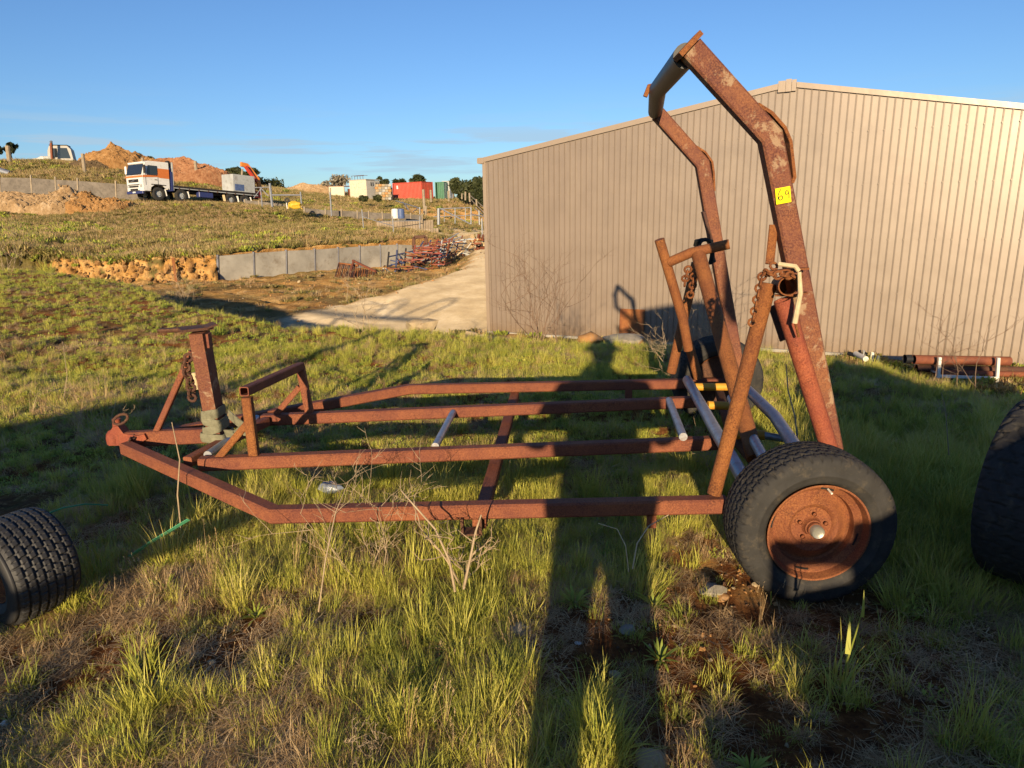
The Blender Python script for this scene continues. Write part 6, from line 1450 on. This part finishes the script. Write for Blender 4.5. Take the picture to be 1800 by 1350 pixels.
arc('tall pale stem in front of the swing arm gap', [(1403, 786, 3.2), (1398, 735, 3.25), (1385, 685, 3.3), (1382, 640, 3.3)], .005)
arc('dry stalk between coupling and clump', [(112, 700+0, 4.9), (118, 660, 4.9), (110, 600, 4.95)], .003)
arc('thin stalk crossing the A-frame drawbar', [(318, 930, 3.1), (312, 870, 3.1), (316, 808, 3.1), (308, 770, 3.1), (302, 742, 3.1)], .004)

# trees on the skyline
def tree(label, px, base, top, wpx, Y, seed, mat='gum', leaf=.26, dens=900, trunk=True, name='gum_tree', flat=.6):
    rr = random.Random(seed); p0 = PY(px, base, Y); s_ = Y/1190; H = (base-top)*s_; Wd = wpx*s_
    e = empty(name, p0, 0, label, 'tree')
    if trunk:
        b = MB(); b.tube([Vector((0, 0, -.5)), Vector((rr.uniform(-.1, .1)*H, 0, H*.35)), Vector((rr.uniform(-.12, .12)*H, 0, H*.6))], H*.035, 8, scales=[1.2, .8, .5]); b.build('trunk', M['bark'], e, True)
    centers = []
    for k in range(9):
        a = rr.uniform(0, 2*pi); r_ = rr.uniform(.1, .42)*Wd; c = Vector((r_*cos(a), r_*sin(a)*.6, H*rr.uniform(.5, .88))); centers.append((c, rr.uniform(.14, .26)*Wd))
        if trunk and k < 6:
            b = MB(); b.tube([Vector((0, 0, H*.3)), c*.6+Vector((0, 0, H*.12)), c], H*.016, 6, scales=[1, .7, .4]); b.build('limb', M['bark'], e, True)
    vs, fs, tn = [], [], []
    for k in range(dens):
        c, r_ = rr.choice(centers); d = Vector((rr.gauss(0, 1), rr.gauss(0, 1), rr.gauss(0, 1))).normalized()*r_*rr.random()**.4; d.z *= flat; p = c+d
        u = Vector((rr.gauss(0, 1), rr.gauss(0, 1), rr.gauss(0, 1))).normalized(); v = u.cross(Vector((rr.gauss(0, 1), rr.gauss(0, 1), rr.gauss(0, 1)))).normalized(); L_ = leaf*rr.uniform(.5, 1.2); q = len(vs)
        vs += [tuple(p-u*L_), tuple(p+v*L_*.45), tuple(p+u*L_), tuple(p-v*L_*.45)]; fs.append((q, q+1, q+2, q+3)); tn += [rr.random()]*4
    me = bpy.data.meshes.new('crown'); me.from_pydata(vs, [], fs); me.update(); a = me.color_attributes.new('tint', 'FLOAT_COLOR', 'POINT'); cc_ = np.ones((len(vs), 4), np.float32); cc_[:, :3] = np.array(tn)[:, None]; a.data.foreach_set('color', cc_.ravel())
    link('crown', me, M[mat], e); return e
tree('dark round tree right of the containers beside the shed', 828, 400, 314, 66, 100, 3, dens=4200, leaf=.36, flat=.9)
tree('second dark tree partly behind the shed corner', 858, 410, 318, 56, 98, 4, dens=3400, leaf=.36, flat=.9)
tree('open gum tree just right of the grey container', 797, 352, 314, 26, 128, 5, dens=1200, leaf=.34)
tree('small dark tree behind the red container', 738, 334, 309, 30, 135, 6, dens=1100, leaf=.36, flat=.5)
tree('dark bush between the hut and the red container', 676, 352, 312, 28, 118, 7, dens=800, leaf=.36)
tree('low tree crown behind the red container', 705, 335, 317, 26, 140, 8, dens=700, leaf=.4)
tree('gum tree right of the truck crane', 441, 340, 296, 42, 118, 9, dens=1700, leaf=.4)
tree('smaller gum tree just behind the truck crane', 412, 340, 296, 28, 122, 10, dens=1100, leaf=.36)
tree('low gum crown behind the cab', 248, 290, 272, 16, 125, 11, dens=500, leaf=.34)
tree('low gum crown right of the cab roof', 268, 292, 277, 18, 125, 12, dens=500, leaf=.34)
tree('dark gum tree near the left edge of the skyline', 22, 280, 254, 22, 110, 13, dens=800, leaf=.34)
tree('dark tree cut by the left edge of the picture', -4, 282, 258, 22, 108, 14, dens=900, leaf=.34)
tree('pale leafless tree left of the cream hut', 600, 352, 312, 42, 116, 15, 'paletree', .30, 900, flat=.8, name='bare_tree')
tree('smaller pale tree beside it', 577, 352, 317, 32, 116, 16, 'paletree', .28, 700, flat=.8, name='bare_tree')
tree('low scrub on the skyline right of the gate', 545, 345, 328, 30, 122, 17, 'paletree', .3, 500, False, name='scrub')
tree('scrub on the skyline behind the crane', 478, 348, 318, 62, 122, 18, 'gum', .3, 1300, False, name='scrub')
tree('round green shrub at the foot of the cream hut', 640, 362, 345, 18, 86, 19, 'gum', .22, 500, False, name='shrub')
tree('green shrub below the hut corner', 664, 362, 344, 16, 86, 20, 'gum', .22, 500, False, name='shrub')
tree('far dark tree behind the grey container', 818, 350, 330, 14, 125, 22, dens=400, leaf=.34)

# ------------------------------------------------------------------ groups of like things
GROUPS = {'stone': 'stones and pebbles lying in the grass', 'fence_post': 'old fence posts along the hill', 'retaining_wall': 'concrete panel retaining walls on the slope', 'sleeper_wall': 'tiers of the timber sleeper wall',
          'soil_heap': 'heaps of soil and rubble on the hill', 'shipping_container': 'shipping containers on the hill', 'gate': 'pipe gates along the ramp', 'gum_tree': 'gum trees on the skyline', 'bare_tree': 'pale trees by the hut', 'shrub': 'shrubs by the hut',
          'steel_pipe': 'pipes on the rack by the shed', 'pipe_stub': 'pipe stubs at the foot of the shed', 'steel_trestle': 'steel frames stacked by the road', 'steel_tangle': 'steel frames stacked by the road', 'steel_grille': 'steel frames stacked by the road',
          'rosette_weed': 'broad-leaved rosettes in the foreground', 'grass_clump': 'grass clumps that stand out', 'dry_weed': 'dead weeds round the trailer', 'dead_bush': 'bare bushes before the shed', 'straw_stalk': 'single dry stalks in the foreground',
          'drum': 'drums before the upper wall', 'plastic_strap': 'green straps in the grass', 'white_bag': 'bags on the left skyline', 'fence': 'pipe fences on the slope', 'scrub': 'scrub on the skyline', 'tall_grass_stem': 'tall grass shoots near the wheel'}
for o in list(scn.objects):
    if o.parent is None and 'category' in o and 'group' not in o:
        k_ = o.name.split('.')[0]
        if k_ in GROUPS: o['group'] = GROUPS[k_]
